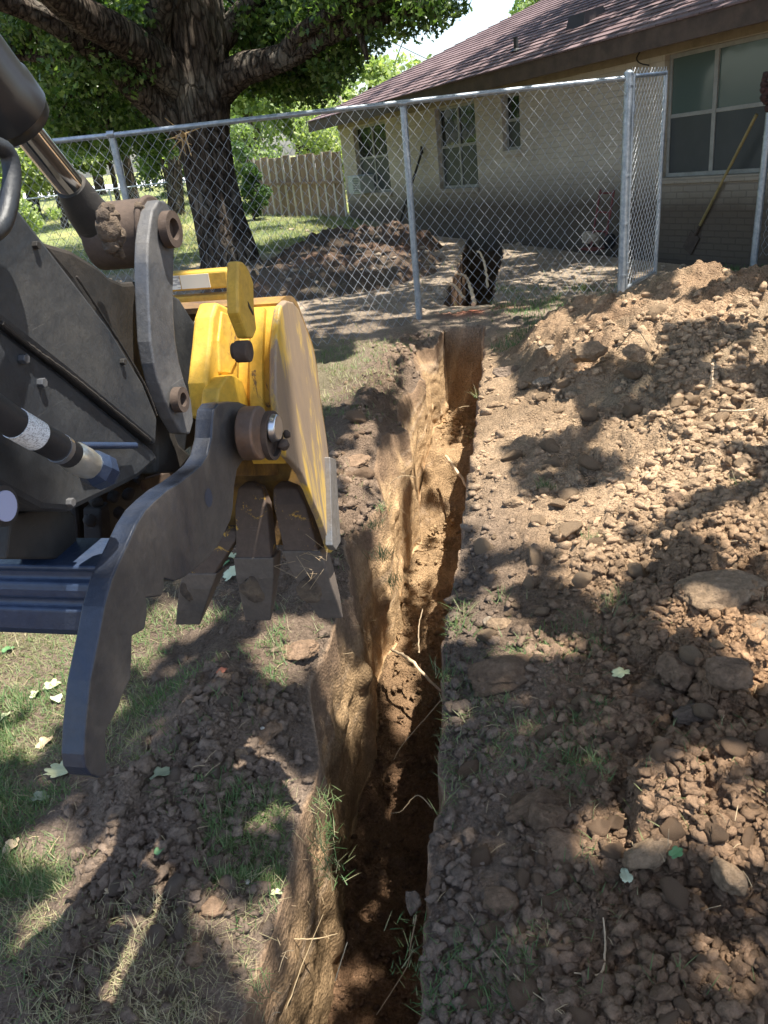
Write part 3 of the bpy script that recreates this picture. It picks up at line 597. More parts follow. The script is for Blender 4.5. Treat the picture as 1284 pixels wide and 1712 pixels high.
# far wall plane for the teeth
fp0 = M((551, 800), -.47); fp1 = M((561, 912), -.47); fn = np.cross(fp1-fp0, L); fn /= np.linalg.norm(fn)
if fn@Fm > 0: fn = -fn
def onwall(q, off=0.0):
    d = ray(q); o = fp0+fn*off; return CC+d*(((o-CC)@fn)/(d@fn))
def tooth(ctop, wtop, cmid, wmid, ctip, wtip):
    """shank (muddy adapter) with a chisel point"""
    def sect(q, wpx, thick, off):
        a = onwall((q[0]-wpx, q[1]), off); b = onwall((q[0]+wpx, q[1]), off); return [a, b, b-fn*thick, a-fn*thick]
    def loft(S, name, m, par, bev):
        V = np.array([p for s_ in S for p in s_]); k = len(S); Fs = [(3, 2, 1, 0), tuple(range(4*k-4, 4*k))]
        for i in range(k-1):
            for j in range(4): Fs.append((4*i+j, 4*i+(j+1) % 4, 4*i+4+(j+1) % 4, 4*i+4+j))
        o = MB().add(V, Fs).build(name, m, par, False, bev, 2); return o
    lerp = lambda a, b, k: (a[0]+(b[0]-a[0])*k, a[1]+(b[1]-a[1])*k)
    sh = loft([sect(ctop, wtop*.25, .012, .012), sect(lerp(ctop, cmid, .08), wtop*.75, .024, .026), sect(lerp(ctop, cmid, .3), wtop, .034, .036), sect(lerp(ctop, cmid, .75), (wtop+wmid)/2, .042, .036), sect(cmid, wmid, .042, .034)], 'tooth_shank', M_tooth, bk, .004)
    loft([sect(lerp(ctop, cmid, .93), wmid*1.12, .052, .038), sect(lerp(cmid, ctip, .25), wmid*1.05, .046, .034), sect(lerp(cmid, ctip, .7), (wmid+wtip)/2, .028, .020), sect(ctip, wtip, .006, .006)], 'tooth', M_tip, sh, .003)
tooth((417, 806), 27, (424, 942), 30, (431, 1038), 21)
tooth((474, 806), 27, (505, 930), 29, (553, 1034), 20)
tooth((385, 880), 24, (330, 965), 26, (313, 1045), 20)
# little mud slabs caked on the teeth
mb = MB()
for i, (q, r_) in enumerate([((320, 988), .016), ((428, 985), .020), ((520, 985), .020)]): lump(onwall(q, .028), r_, 60+i, M_mud, bk, (1.5, .22, 1.7))
# twigs of straw caught on the right tooth
mb = MB()
for i in range(10):
    a = onwall((492+R.uniform(0, 50), 915+R.uniform(0, 45)), .06); mb.tube([a, a+R.normal(0, .018, 3), a+R.normal(0, .03, 3)], .0006, 4)
mb.build('straw_strand', mat('straw', (.30, .22, .13), .8)[0], bk)
# coupler (yellow mounting ears)
cp = ext('coupler', [(364, 505), (396, 520), (412, 590), (408, 640), (400, 700), (352, 700), (345, 640), (352, 575), (356, 530)], -.555, .035, M_yel, bevel=.006, seg=3)
ext('coupler_web', [(372, 520), (394, 530), (398, 600), (386, 626), (368, 624), (366, 570)], -.551, .02, M_yel, cp)
ext('coupler_hook', [(399, 436), (406, 437), (413, 444), (419, 456), (425, 473), (426, 515), (430, 551), (424, 566), (415, 565), (407, 543), (399, 523), (398, 480)], -.465, .020, M_yel, cp, .004)
ext('coupler_slot', [(415, 504), (424, 523), (424, 527), (417, 514)], -.4637, .004, M_armd, cp, 0)
ext('bucket_ear', [(362, 690), (366, 650), (378, 630), (392, 626), (406, 636), (416, 668), (420, 700)], -.53, .03, M_yel, cp, .004)
ext('bucket_ear', [(466, 720), (461, 690), (463, 664), (470, 652), (480, 662), (492, 712), (500, 752), (488, 765)], -.485, .02, M_yel, bk, .004)
mb = MB(); a_ = M((388, 463), -.615); 
mb.obox(a_-L*.075+Up*0, L*.075, Fm*.022, Up*.017); mb.build('coupler_bar', M_yel, cp, False, .004)
mb = MB(); mb.obox(a_-L*.085-Up*.038-Fm*.004, L*.072, Fm*.016, Up*.010); mb.build('coupler_bar', M_yel, cp, False, .003)
mst, ts_, bs_ = mat('warning_label', (.8, .78, .72), .5)
c_ = ramp(ts_, ntex(ts_, tc(ts_, 'Object', (50, 50, 380)), 1, 1), [(.44, (.38, .36, .34)), (.5, (.82, .79, .70))]); ts_.links.new(c_, bs_.inputs['Base Color'])
mb = MB(); mb.obox(a_-L*.118+Up*.0-Fm*.0228, L*.018, Fm*.0006, Up*.013); mb.build('label_sticker', mst, cp)
mb = MB(); mb.obox(a_-L*.068+Up*.0-Fm*.0228, L*.030, Fm*.0006, Up*.013); mb.build('blank_sticker', mat('pale_sticker', (.80, .74, .60), .5)[0], cp)
mb = MB(); cyl(mb, (418, 587), -.450, -.472, .0165, .0165, 28); mb.build('coupler_bolt', M_rust, cp, True, .002)
mb = MB(); cyl(mb, (410, 586), -.470, -.49, .0125, .0125, 20); mb.build('bolt_shank', M_rust, cp, True)
mb = MB(); cyl(mb, (338, 585), -.665, -.72, .050, .042, 36); cyl(mb, (338, 660), -.665, -.74, .045, .045, 36); mb.build('pin_boss', M_link, cp, True, .003)
mb = MB(); mudlump(mb, M((333, 540), -.64), .009, 91); mb.build('grease_cap', mat('grease_cap', (.68, .60, .42), .5)[0], cp, True)
ext('crosshead', [(440, 760), (470, 765), (484, 770), (500, 795), (396, 795), (398, 770)], -.60, .20, M_inner, bk, .005)

# ------------------------------------------------------------------ chain link fence
def gz(x, y): return float(H0(np.array([x]), np.array([y]))[0])
def mesh_panel(name, A, B, z0, z1, parent, m=None, dw=.090, dh=.108, rad=.0017, seed=0, amp=.012, bulge=None):
    """woven wire: every wire zigzags and meets its neighbours; one panel"""
    A = np.array(A, float); B = np.array(B, float); Lg = np.linalg.norm(B-A); d = (B-A)/Lg; nn = np.array([-d[1], d[0]])
    nc = int(round(Lg/(dw/2))); a = Lg/nc; nr = int((z1-z0)/(dh/2)); P = []; Q = []
    zz = z1-np.arange(nr+1)*(z1-z0)/nr
    for k in range(nc+1):
        for ph in (0,):
            zig = np.where((np.arange(nr+1)+(k % 2)) % 2 == 0, -.5, .5)*1.0
            x = k*a+zig*a
            x = np.clip(x, 0, Lg)+.006*noise(k*.7+0*zz, zz*3, seed)
            off = .6*rad*np.where((np.arange(nr+1)+k) % 2 == 0, 1, -1)+amp*noise(x*1.1, zz*1.4, seed+5)
            x = x+.012*noise(x*1.3, zz*1.7, seed+15)
            if bulge: off = off-bulge[1]*np.exp(-((x-bulge[0])/.75)**2)*np.clip(1-(zz-.05)/1.1, 0, 1)**2
            X = A[0]+d[0]*x+nn[0]*off; Y = A[1]+d[1]*x+nn[1]*off
            pts = np.stack([X, Y, zz+.006*noise(x*2, zz*2, seed+9)], -1); P.append(pts[:-1]); Q.append(pts[1:])
    P = np.concatenate(P); Q = np.concatenate(Q); T = Q-P; T /= np.linalg.norm(T, axis=1)[:, None]
    n3 = np.array([nn[0], nn[1], 0.0]); S_ = np.cross(T, n3); S_ /= np.linalg.norm(S_, axis=1)[:, None]
    k = len(P); V = []
    for e in (P, Q):
        for (ca, sa) in ((1, 0), (0, 1), (-1, 0), (0, -1)): V.append(e+rad*(ca*n3+sa*S_))
    V = np.stack(V, 1).reshape(-1, 3); b = np.arange(k)[:, None]*8
    F_ = np.concatenate([b+np.array([[j, (j+1) % 4, 4+(j+1) % 4, 4+j]]) for j in range(4)])
    return mesh_np(name, V, F_, m or M_wire, parent)
def pole(mb, x, y, z0, z1, r, lean=(0, 0), seg=20, cap=True):
    mb.tube([(x, y, z0), (x+lean[0]*.5, y+lean[1]*.5, (z0+z1)/2), (x+lean[0], y+lean[1], z1)], r, seg)
    if cap: mb.tube([(x+lean[0], y+lean[1], z1), (x+lean[0], y+lean[1], z1+.012), (x+lean[0], y+lean[1], z1+.03)], [r*1.12, r*1.1, r*.4], seg)
FZ = 1.85
pA = np.array([2.42, 7.25]); p2 = np.array([.54, 7.42]); p1 = np.array([-1.92, 7.22]); p0 = np.array([-4.6, 7.1])
fence = empty('chain_link_fence', (p2[0], p2[1], 0), label='galvanised chain link fence running across between the oak and the open gate', cat='fence')
for i, p in enumerate((p0, p1, p2)):
    mb = MB(); pole(mb, p[0], p[1]+.03, -.3, FZ-.03, .030); mb.build('post', M_galv, fence, True)
mb = MB(); pole(mb, pA[0]+.0, pA[1], -.3, FZ+.03, .034); mb.build('post', M_galv, fence, True)
mb = MB(); mb.tube([(p0[0], p0[1], FZ), (p1[0], p1[1], FZ-.01), (p1[0]*.5+p2[0]*.5, p1[1]*.5+p2[1]*.5, FZ), (p2[0], p2[1], FZ+.005), (p2[0]*.5+pA[0]*.5, p2[1]*.5+pA[1]*.5, FZ+.006), (pA[0], pA[1], FZ)], .0215, 20); mb.build('top_rail', M_galv, fence, True)
for i, (a, b) in enumerate(((p0, p1), (p1, p2), (p2, pA))):
    mesh_panel('wire_mesh', a-(0, .035), b-(0, .035), .02 if i == 1 else .12, FZ-.01, fence, seed=i*3, amp=.035, bulge=(1.45, .55) if i == 1 else None)
mb = MB()
for z in (.25, .7, 1.1, 1.5, 1.8): MB().tube([(pA[0]-.0, pA[1], z-.008), (pA[0], pA[1], z+.008)], .038, 20).build('tie_band', M_galv, fence, True)
for p in (p1, p2): MB().tube([(p[0]-.03, p[1], FZ), (p[0]+.03, p[1], FZ)], .0255, 16).build('rail_sleeve', M_galv, fence, True)
gate = empty('gate', (2.5, 7.3, 0), label='narrow chain link gate swung open beside the tan dirt heap', cat='gate')
gA = np.array([2.48, 7.30]); gB = np.array([2.99, 7.93])
mb = MB(); mb.tube([(*gA, .10), (*gA, 1.88)], .017, 16); mb.tube([(*gB, .10), (*gB, 1.90)], .020, 16); mb.tube([(*gA, 1.86), (*gB, 1.88)], .017, 16); mb.tube([(*gA, .12), (*gB, .12)], .017, 16)
mb.build('frame', M_galv, gate, True)
mesh_panel('wire_mesh', gA, gB, .12, 1.93, gate, m=noisy('bright_wire', (.62, .64, .66), (.8, .82, .84), 40, .4, .4), dw=.078, dh=.095, rad=.0020, seed=40)
mb = MB()
for z in (.32, 1.62): mb.tube([(gA[0]-.07, gA[1]-.03, z), (gA[0], gA[1], z)], .014, 12); mb.tube([(*gA, z-.03), (*gA, z+.03)], .024, 14)
mb.build('hinge', M_galv, gate, True)
fr_ = empty('fence_end', (4.1, 8.15, 0), label='right fence post with wire mesh at the edge beside the window', cat='fence')
mb = MB(); pole(mb, 4.13, 8.2, -.3, 1.93, .036, (-.0, .0)); mb.build('post', M_galv, fr_, True)
mesh_panel('wire_mesh', (4.17, 8.15), (6.6, 8.3), .12, 1.85, fr_, seed=50)
mb = MB(); mb.tube([(4.13, 8.2, 1.86), (6.6, 8.3, 1.86)], .0215, 14); mb.build('top_rail', M_galv, fr_, True)
mb = MB()
for z in (.3, .75, 1.25, 1.75): MB().tube([(4.13, 8.2, z-.01), (4.13, 8.2, z+.01)], .040, 20).build('tie_band', M_galv, fr_, True)
# dark bunch hanging on the right post
mb = MB()
for i in range(16): mudlump(mb, np.array([4.06+R.uniform(-.05, .03), 8.13, 1.62+R.uniform(-.17, .17)]), R.uniform(.02, .04), 300+i)
tag(mb.build('work_glove_bunch', noisy('dark_cloth', (.02, .015, .015), (.07, .03, .025), 20, .9), None, True), 'dark bundle hanging high on the right fence post', 'bundle')
for nm in ('work_glove_bunch',): bpy.data.objects[nm].name = 'hanging_bundle'
# ------------------------------------------------------------------ house
HA = np.array([-.05, 19.15]); HD = np.array([.40, -.915]); HD /= np.linalg.norm(HD); HN = np.array([HD[1], -HD[0]])
hrz = math.atan2(HD[1], HD[0])
house = empty('brick_house', (HA[0], HA[1], 0), hrz, label='low house of painted pale brick with brown shingle roof and dark windows', cat='house')
house.rotation_euler = (0, -.030, hrz)   # the photographed courses climb slightly to the right
def W(q):   # photo pixel -> (along wall, height) on the wall plane
    d = ray(q); nn = np.array([-HD[1], HD[0]]); t_ = nn@HA/(nn@d[:2]); P = CC+d*t_; s_ = float((P[:2]-HA)@HD); return s_, float(P[2])-.030*s_
def brick_mat(name, paint, dirt):
    m, t, b = mat(name, paint, .8); v0 = tc(t)
    mp = N_(t, 'ShaderNodeMapping'); mp.inputs['Rotation'].default_value = (math.pi/2, 0, 0); t.links.new(v0, mp.inputs[0])
    br = N_(t, 'ShaderNodeTexBrick'); br.inputs['Scale'].default_value = 1.0; br.inputs['Brick Width'].default_value = .205; br.inputs['Row Height'].default_value = .072
    br.inputs['Mortar Size'].default_value = .006; br.inputs['Mortar Smooth'].default_value = .3
    for k_, c in (('Color1', .97), ('Color2', 1.04), ('Mortar', .90)): br.inputs[k_].default_value = (c, c, c, 1)
    t.links.new(mp.outputs[0], br.inputs['Vector'])
    n = ntex(t, v0, 1.2, 8, .65)
    c = mix(t, ramp(t, n, [(.35, g(0)), (.7, g(1))]), paint, tuple(x*.78 for x in paint))
    sp = N_(t, 'ShaderNodeSeparateXYZ'); t.links.new(v0, sp.inputs[0])
    ad = N_(t, 'ShaderNodeMath', operation='MULTIPLY_ADD'); t.links.new(n, ad.inputs[0]); ad.inputs[1].default_value = .45; t.links.new(sp.outputs[2], ad.inputs[2])
    c = mix(t, ramp(t, ad.outputs[0], [(.42, g(1)), (1.05, g(0))]), c, dirt)  # wall colour turns darker and browner towards the base
    c = mix(t, 1, c, br.outputs['Color'], 'MULTIPLY')
    t.links.new(c, b.inputs['Base Color'])
    iv = N_(t, 'ShaderNodeInvert'); t.links.new(br.outputs['Fac'], iv.inputs['Color'])
    b1 = bump(t, b, iv.outputs[0], .008, 1); bump(t, b, ntex(t, v0, 40, 6), .004, .6, b1); return m
M_wall = brick_mat('painted_brick', (.50, .435, .345), (.10, .074, .052))
M_trim = noisy('tan_trim', (.20, .155, .10), (.28, .225, .15), 5, .7, 0, .002, 40)
M_fascia = noisy('brown_fascia', (.055, .035, .028), (.10, .065, .05), 6, .7, 0, .002, 40)
M_frame = noisy('window_frame', (.22, .215, .195), (.31, .30, .27), 9, .55)
def shingle_mat():
    m, t, b = mat('shingles', (.2, .13, .12), .9, 0, .2); v = tc(t)
    br = N_(t, 'ShaderNodeTexBrick'); br.inputs['Scale'].default_value = 1; br.inputs['Brick Width'].default_value = .30; br.inputs['Row Height'].default_value = .135
    br.inputs['Mortar Size'].default_value = .008; br.inputs['Bias'].default_value = 0.0
    br.inputs['Color1'].default_value = (.125, .085, .088, 1); br.inputs['Color2'].default_value = (.185, .132, .134, 1); br.inputs['Mortar'].default_value = (.07, .048, .046, 1)
    t.links.new(v, br.inputs['Vector'])
    c = mix(t, 1, br.outputs['Color'], ramp(t, ntex(t, v, 30, 6, .8), [(.3, g(.7)), (.7, g(1.3))]), 'MULTIPLY')
    c = mix(t, 1, c, ramp(t, ntex(t, v, .8, 5), [(.35, g(.8)), (.65, g(1.15))]), 'MULTIPLY')
    t.links.new(c, b.inputs['Base Color']); bump(t, b, br.outputs['Color'], .01, .8); return m
M_shing = shingle_mat()
def glass_mat():
    m, t, b = mat('window_glass', (.014, .019, .018), .05, 0, .5); b.inputs['IOR'].default_value = 1.5
    bump(t, b, ntex(t, tc(t), 1.6, 2), .02, .35); return m
M_glass = glass_mat(); M_glassb, _, _bb = mat('curtained_glass', (.085, .115, .10), .06, 0, .5); M_sashdark = noisy('dark_sash_sheet', (.020, .026, .030), (.032, .038, .042), 3, .45)
SL = 17.0; WT = 1.99
wins = []
a0 = W((606, 212)); a1 = W((655, 322)); wins.append((.72, 2.30, .53, 1.84, 1, 1.22))
wins.append((W((733, 250))[0], W((799, 250))[0], .53, 1.84, 1, 1.21))
wins.append((W((842, 200))[0], W((872, 200))[0], 1.04, 1.82, 0, 1.46))
w4 = W((1112, 200)); wins.append((w4[0], 13.9, .53, 1.852, 2, 1.20))
print('wins', wins)
wb = MB(); edges_s = sorted([0, SL]+[v for w_ in wins for v in w_[:2]])
for i in range(len(edges_s)-1):
    sa, sb = edges_s[i], edges_s[i+1]; wn = [w_ for w_ in wins if abs(w_[0]-sa) < 1e-6]
    if wn: wb.box(sa, sb, 0, .2, -1.4, wn[0][2]); wb.box(sa, sb, 0, .2, wn[0][3], WT)
    else: wb.box(sa, sb, 0, .2, -1.4, WT)
wb.box(0, .2, .2, 8, -1.4, WT)
local(wb.build('wall', M_wall, house))
local(MB().box(.2, SL, .9, .95, -.3, WT).build('inner_wall', mat('dark_room', (.03, .03, .03), .9)[0], house))
for (s0, s1, z0, z1, mul, rail) in wins:
    F_ = MB(); f_ = .045; y0, y1 = .075, .125
    F_.box(s0, s0+f_, y0, y1, z0, z1); F_.box(s1-f_, s1, y0, y1, z0, z1); F_.box(s0+f_, s1-f_, y0, y1, z0, z0+f_); F_.box(s0+f_, s1-f_, y0, y1, z1-f_, z1)
    muls = []
    if mul == 1: muls = [(s0+s1)/2]
    if mul == 2: muls = [W((1189, 200))[0], W((1189, 200))[0]+1.0, W((1189, 200))[0]+2.0]
    for q in muls: F_.box(q-.028, q+.028, y0-.004, y1-.002, z0+f_, z1-f_)
    F_.box(s0+f_, s1-f_, y0+.004, y1-.006, rail-.022, rail+.022)
    fo = F_.build('window', M_frame, house, bevel=.004); local(fo)
    local(MB().box(s0+f_-.004, s1-f_+.004, .096, .102, z0+f_-.004, rail).build('pane', M_glass, fo)); local(MB().box(s0+f_-.004, s1-f_+.004, .096, .102, rail+.001, z1-f_+.004).build('pane', M_glassb if mul == 2 else M_glass, fo))
    local(MB().box(s0+f_+.004, s1-f_-.004, .086, .090, z0+f_+.002, rail-.024).build('dark_sash_sheet', M_sashdark, fo))  # solid dark sheet added over the lower sash to cut its reflection
    local(MB().box(s0-.03, s1+.03, -.045, .075, z0-.07, z0-.002).build('sill', M_wall, fo, bevel=.004))
# frieze board, soffit, fascia
local(MB().box(-.0, SL, -.03, -.003, 1.86, WT-.002).build('frieze_board', M_trim, house, bevel=.003))
local(MB().box(-.45, SL, -.5, .18, WT+.002, WT+.025).build('soffit', M_trim, house))
EZ = 1.94
local(MB().box(-.49, SL, -.535, -.503, EZ-.05, EZ+.15).build('fascia', M_fascia, house, bevel=.003))
# roof: front slope with courses as real steps, hip on the left
pt = .40; DPT = 6.0
def roof_pt(s, o, k=0.0): return (s, -.56+o, EZ+.155+pt*o+k)
rb_ = MB(); NR = 36
for i in range(NR):
    o0 = DPT*i/NR; o1 = DPT*(i+1)/NR; l0 = -.56+o0; l1 = -.56+o1
    rb_.add([roof_pt(l0, o0, .014), roof_pt(SL, o0, .014), roof_pt(SL, o1, .0), roof_pt(l1, o1, .0), roof_pt(l0, o0, -.004), roof_pt(SL, o0, -.004)], [(0, 1, 2, 3), (4, 5, 1, 0)])
rb_.add([(-.56, -.56, EZ+.16), roof_pt(-.56+DPT, DPT), (-.56, -.56+2*DPT, EZ+.16)], [(0, 1, 2)])
rb_.add([roof_pt(-.56+DPT, DPT), roof_pt(SL, DPT), (SL, -.56+2*DPT, EZ+.16), (-.56, -.56+2*DPT, EZ+.16)], [(0, 1, 2, 3)])
roof = local(rb_.build('roof', M_shing, house))
def on_roof(q):
    d = ray(q); nl = np.array([-HN[0], -HN[1]]); # z = EZ+.155+pt*(inward+.56)
    # solve CC+d t
    aN = nl@d[:2]; bN = nl@(-HA); aD = HD@d[:2]; bD = HD@(-HA); t_ = (EZ+.155+pt*(bN+.56)+.03*bD-CH)/(d[2]-pt*aN-.03*aD); P = CC+d*t_; r_ = P[:2]-HA; s_ = float(r_@HD)
    return s_, float(r_@nl), float(P[2])-.03*s_
s_, y_, z_ = on_roof((868, 84)); local(MB().tube([(s_, y_, z_-.05), (s_, y_, z_+.17)], .035, 14).tube([(s_, y_, z_), (s_, y_, z_+.03)], [.09, .05], 14).build('vent_pipe', mat('black_pipe', (.03, .03, .03), .5)[0], roof))
s_, y_, z_ = on_roof((985, 34)); local(MB().add([(s_-.2, y_-.2, z_-.12), (s_+.2, y_-.2, z_-.12), (s_+.2, y_+.2, z_+.0), (s_-.2, y_+.2, z_+.0), (s_-.17, y_-.15, z_+.09), (s_+.17, y_-.15, z_+.09), (s_+.17, y_+.17, z_+.15), (s_-.17, y_+.17, z_+.15)], [(0, 1, 5, 4), (1, 2, 6, 5), (2, 3, 7, 6), (3, 0, 4, 7), (4, 5, 6, 7)]).build('roof_vent', mat('grey_vent', (.045, .032, .032), .6)[0], roof))
s_, z_ = W((1082, 100)); local(MB().tube(smooth_path([(s_, -.05, 1.95), (s_, -.11, 1.88), (s_+.05, -.10, 1.82), (s_+.16, -.06, 1.78)], 14), .008, 8).build('loose_cable', M_rub, house, True))
# window air conditioner, a thing of its own
ac = empty('air_conditioner', (HA[0]+HD[0]*1.0, HA[1]+HD[1]*1.0, .57), hrz, label='small grey air conditioner sitting in the leftmost house window', cat='air conditioner')
local(MB().box(-.30, .32, -.26, .12, 0, .36).build('casing', noisy('grey_casing', (.34, .37, .36), (.44, .46, .44), 20, .6), ac, bevel=.01))
gb = MB()
for i in range(9): gb.box(-.02, .29, -.272, -.262, .035+i*.034, .047+i*.034)
local(gb.build('grille', mat('dark_grille', (.05, .055, .055), .6)[0], ac))
# ------------------------------------------------------------------ leaning things by the wall
def hw(s, o, z): return np.array([HA[0]+HD[0]*s+HN[0]*o, HA[1]+HD[1]*s+HN[1]*o, z])
a = W((709, 254)); a = (a[0], a[1]+.03*a[0]); mb = MB(); mb.tube([hw(a[0], .05, a[1]), hw(a[0]-.35, .5, .0)], .022, 12); mb.tube([hw(a[0], .05, a[1]+.10), hw(a[0], .05, a[1]-.02)], [.02, .034], 12)
tag(mb.build('steel_bar', M_armd, None, True), 'dark steel bar leaning on the pale wall between the two left windows', 'bar')
a = W((1272, 190)); a = (a[0], a[1]+.03*a[0]); b_ = G(1152, 412, .05)
yp = empty('shovel', (b_[0], b_[1], 0), label='shovel with long yellow wooden handle leaning against the wide right window', cat='shovel')
top = hw(a[0], .0, a[1]); top[:2] += HN*.06; mid = top*.45+b_*.55
mb = MB(); mb.tube([top, mid, b_+(top-b_)*.16], .017, 12); mb.build('handle', noisy('yellow_wood', (.20, .15, .055), (.32, .24, .10), 12, .6), yp, True)
dd = (b_-top)/np.linalg.norm(b_-top); sdv = np.cross(dd, [HN[0], HN[1], 0]); sdv /= np.linalg.norm(sdv)
mb = MB(); mb.tube([b_+(top-b_)*.18, b_+(top-b_)*.10], [.019, .024], 12); e_ = b_+(top-b_)*.10
mb.obox(e_+dd*.11, sdv*.08, np.cross(sdv, dd)*.003, dd*.12); mb.build('blade', M_rust, yp, True)
a_ = G(1035, 398, .0); dl = empty('hand_truck', (a_[0], a_[1], 0), label='dark red hand truck standing against the wall behind the gate', cat='hand truck')
mr = noisy('dark_red_paint', (.09, .012, .012), (.16, .03, .026), 12, .5)
mb = MB(); q0 = hw(W((1040, 370))[0]+.05, .45, 0)
for s_ in (-.13, .13): mb.tube([q0+np.array([*HD*s_, .03]), q0+np.array([*(HD*s_-HN*.14), .72])], .015, 10)
for z_ in (.22, .45, .68): mb.tube([q0+np.array([*(HD*-.13-HN*.18*z_), z_]), q0+np.array([*(HD*.13-HN*.18*z_), z_])], .012, 8)
mb.build('frame', mr, dl, True)
mb = MB(); mb.obox(q0+np.array([*(HN*.11), .02]), np.array([*HD*.15, 0]), np.array([*HN*.10, 0]), np.array([0, 0, .006])); mb.build('toe_plate', mr, dl)
for s_ in (-.17, .17):
    mb = MB(); c_ = q0+np.array([*(HD*s_-HN*.06), .10]); v_ = np.array([*HD*.022, 0]); mb.tube([c_-v_, c_-v_*.6, c_+v_*.6, c_+v_], [.08, .10, .10, .08], 20); mb.build('wheel', M_rub, dl, True)
a_ = G(790, 655)
# pale rock by the wall behind the gate
def blob(name, c, r, label, cat, m, colr, seed, flat=(1, 1, .7), sub=5, rough=.28, rot=0.0, group=None, edge=2.6):
    import bmesh
    bm = bmesh.new(); bmesh.ops.create_icosphere(bm, subdivisions=sub, radius=1.0); D = np.array([v.co[:] for v in bm.verts])
    # facets: cut the ball by a few random planes for a broken-clod outline
    rr = np.random.default_rng(seed); k = np.ones(len(D))
    for i in range(18):
        nv = rr.normal(size=3); nv /= np.linalg.norm(nv); h_ = rr.uniform(.55, .92); dt = D@nv
        k = np.minimum(k, np.where(dt > .05, h_/np.maximum(dt, .05), 9))
    k = k+rough*.6*fbm(D[:, 0]*1.8+seed, D[:, 1]*1.8, D[:, 2]*1.8, 4)+.12*fbm(D[:, 0]*6+seed, D[:, 1]*6, D[:, 2]*6, 4)
    V = D*k[:, None]*np.array(flat)*r; ca, sa = math.cos(rot), math.sin(rot)
    V = np.stack([V[:, 0]*ca-V[:, 1]*sa, V[:, 0]*sa+V[:, 1]*ca, V[:, 2]], -1)
    F_ = np.array([[v.index for v in f.verts] for f in bm.faces]); bm.free()
    C = np.array(colr)*(1+.35*fbm(D[:, 0]*2+seed, D[:, 1]*2, D[:, 2]*2)[:, None])
    o = mesh_np(name, V, F_, m, None, True, {'soil': np.clip(C, .01, .9)}); o.location = c
    return tag(o, label, cat, group)
p_ = G(988, 398, .12); blob('stone', (p_[0], p_[1], .10), .17, 'pale rounded stone lying at the wall behind the wire mesh', 'stone', M_clod, PALE*1.3, 5)
# ------------------------------------------------------------------ wooden privacy fence
pf = empty('wooden_fence', (-1.5, 21.5, 0), label='brown wooden board fence with pale gaps joining the left corner of the house', cat='fence')
M_wood = noisy('fence_wood', (.17, .11, .068), (.29, .195, .125), 4, .85, 0, .004, 25, None, (6, 6, .6)); M_gap = noisy('pale_gap', (.42, .36, .30), (.58, .52, .46), 5, .85, 0, .003, 30, None, (4, 4, .5))
fa = np.array([-.10, 19.6]); fb = np.array([-2.7, 23.6]); nb = 12; fd = (fb-fa)/np.linalg.norm(fb-fa); fnn = np.array([-fd[1], fd[0]]); LL = np.linalg.norm(fb-fa)
for i in range(nb):
    c_ = fa+fd*LL*(i+.5)/nb; z1 = 1.42+.03*math.sin(i*2.3)-.0*i; hwid = LL/nb*.44
    mb = MB(); mb.obox(np.array([*c_, (z1-.3)/2]), np.array([*fd*hwid, 0]), np.array([*fnn*.012, 0]), np.array([0, 0, (z1+.3)/2])); mb.build('board', M_wood, pf, bevel=.004)
for i in range(nb+1):
    c_ = fa+fd*LL*i/nb+fnn*.03*(1); z1 = 1.43+.03*math.sin(i*1.3); mb = MB(); mb.obox(np.array([*c_, (z1-.3)/2]), np.array([*fd*.035, 0]), np.array([*fnn*.012, 0]), np.array([0, 0, (z1+.3)/2])); mb.build('gap_strip', M_gap, pf, bevel=.003)  # pale strips stand in for the light gaps between the boards
mb = MB(); mb.obox(np.array([*((fa+fb)/2+fnn*.06), .78]), np.array([*fd*LL/2, 0]), np.array([*fnn*.02, 0]), np.array([0, 0, .03])); mb.build('rail', M_wood, pf, bevel=.003)
# ------------------------------------------------------------------ foliage builders
def leaf_quads(Cn, size, aspect=.55, droop=.25, rr=R):
    n = len(Cn); a = rr.normal(size=(n, 3)); a[:, 2] -= droop; a /= np.linalg.norm(a, axis=1)[:, None]
    b = rr.normal(size=(n, 3)); b -= a*(a*b).sum(1)[:, None]; b /= np.linalg.norm(b, axis=1)[:, None]
    nrm = np.cross(a, b); s_ = np.broadcast_to(size, (n,))[:, None]
    tip = Cn+a*s_*.5; tail = Cn-a*s_*.5; l_ = Cn+b*s_*aspect*.5+nrm*s_*.10+a*s_*.08; r_ = Cn-b*s_*aspect*.5+nrm*s_*.10+a*s_*.08
    V = np.stack([tail, l_, tip, r_], 1).reshape(-1, 3); F_ = np.arange(4*n).reshape(-1, 4)
    return V, F_
def leaf_lobed(Cn, size, rr=R):
    """oak-like leaf: eight-point lobed outline, folded a little"""
    n = len(Cn); a = rr.normal(size=(n, 3)); a[:, 2] -= .3; a /= np.linalg.norm(a, axis=1)[:, None]
    b = rr.normal(size=(n, 3)); b -= a*(a*b).sum(1)[:, None]; b /= np.linalg.norm(b, axis=1)[:, None]
    nrm = np.cross(a, b); s_ = np.broadcast_to(size, (n,))[:, None]
    pr = [(-.5, .0, 0), (-.12, .14, .03), (-.02, .34, .10), (.12, .15, .03), (.26, .30, .10), (.5, .0, -.03), (.24, -.28, .10), (.12, -.14, .03), (-.04, -.34, .10), (-.14, -.14, .03)]
    V = np.stack([Cn+s_*(x*a+y*b+z*nrm) for x, y, z in pr], 1).reshape(-1, 3); k = len(pr); i = np.arange(n)[:, None]*k
    F_ = np.concatenate([i+np.array([[0, 1, 9, 0]])[:, :3], i+np.array([[5, 6, 4]])]); Q_ = np.concatenate([i+np.array([[1, 2, 3, 9]]), i+np.array([[9, 3, 7, 8]]), i+np.array([[3, 4, 6, 7]])])
    return V, [F_, Q_], k
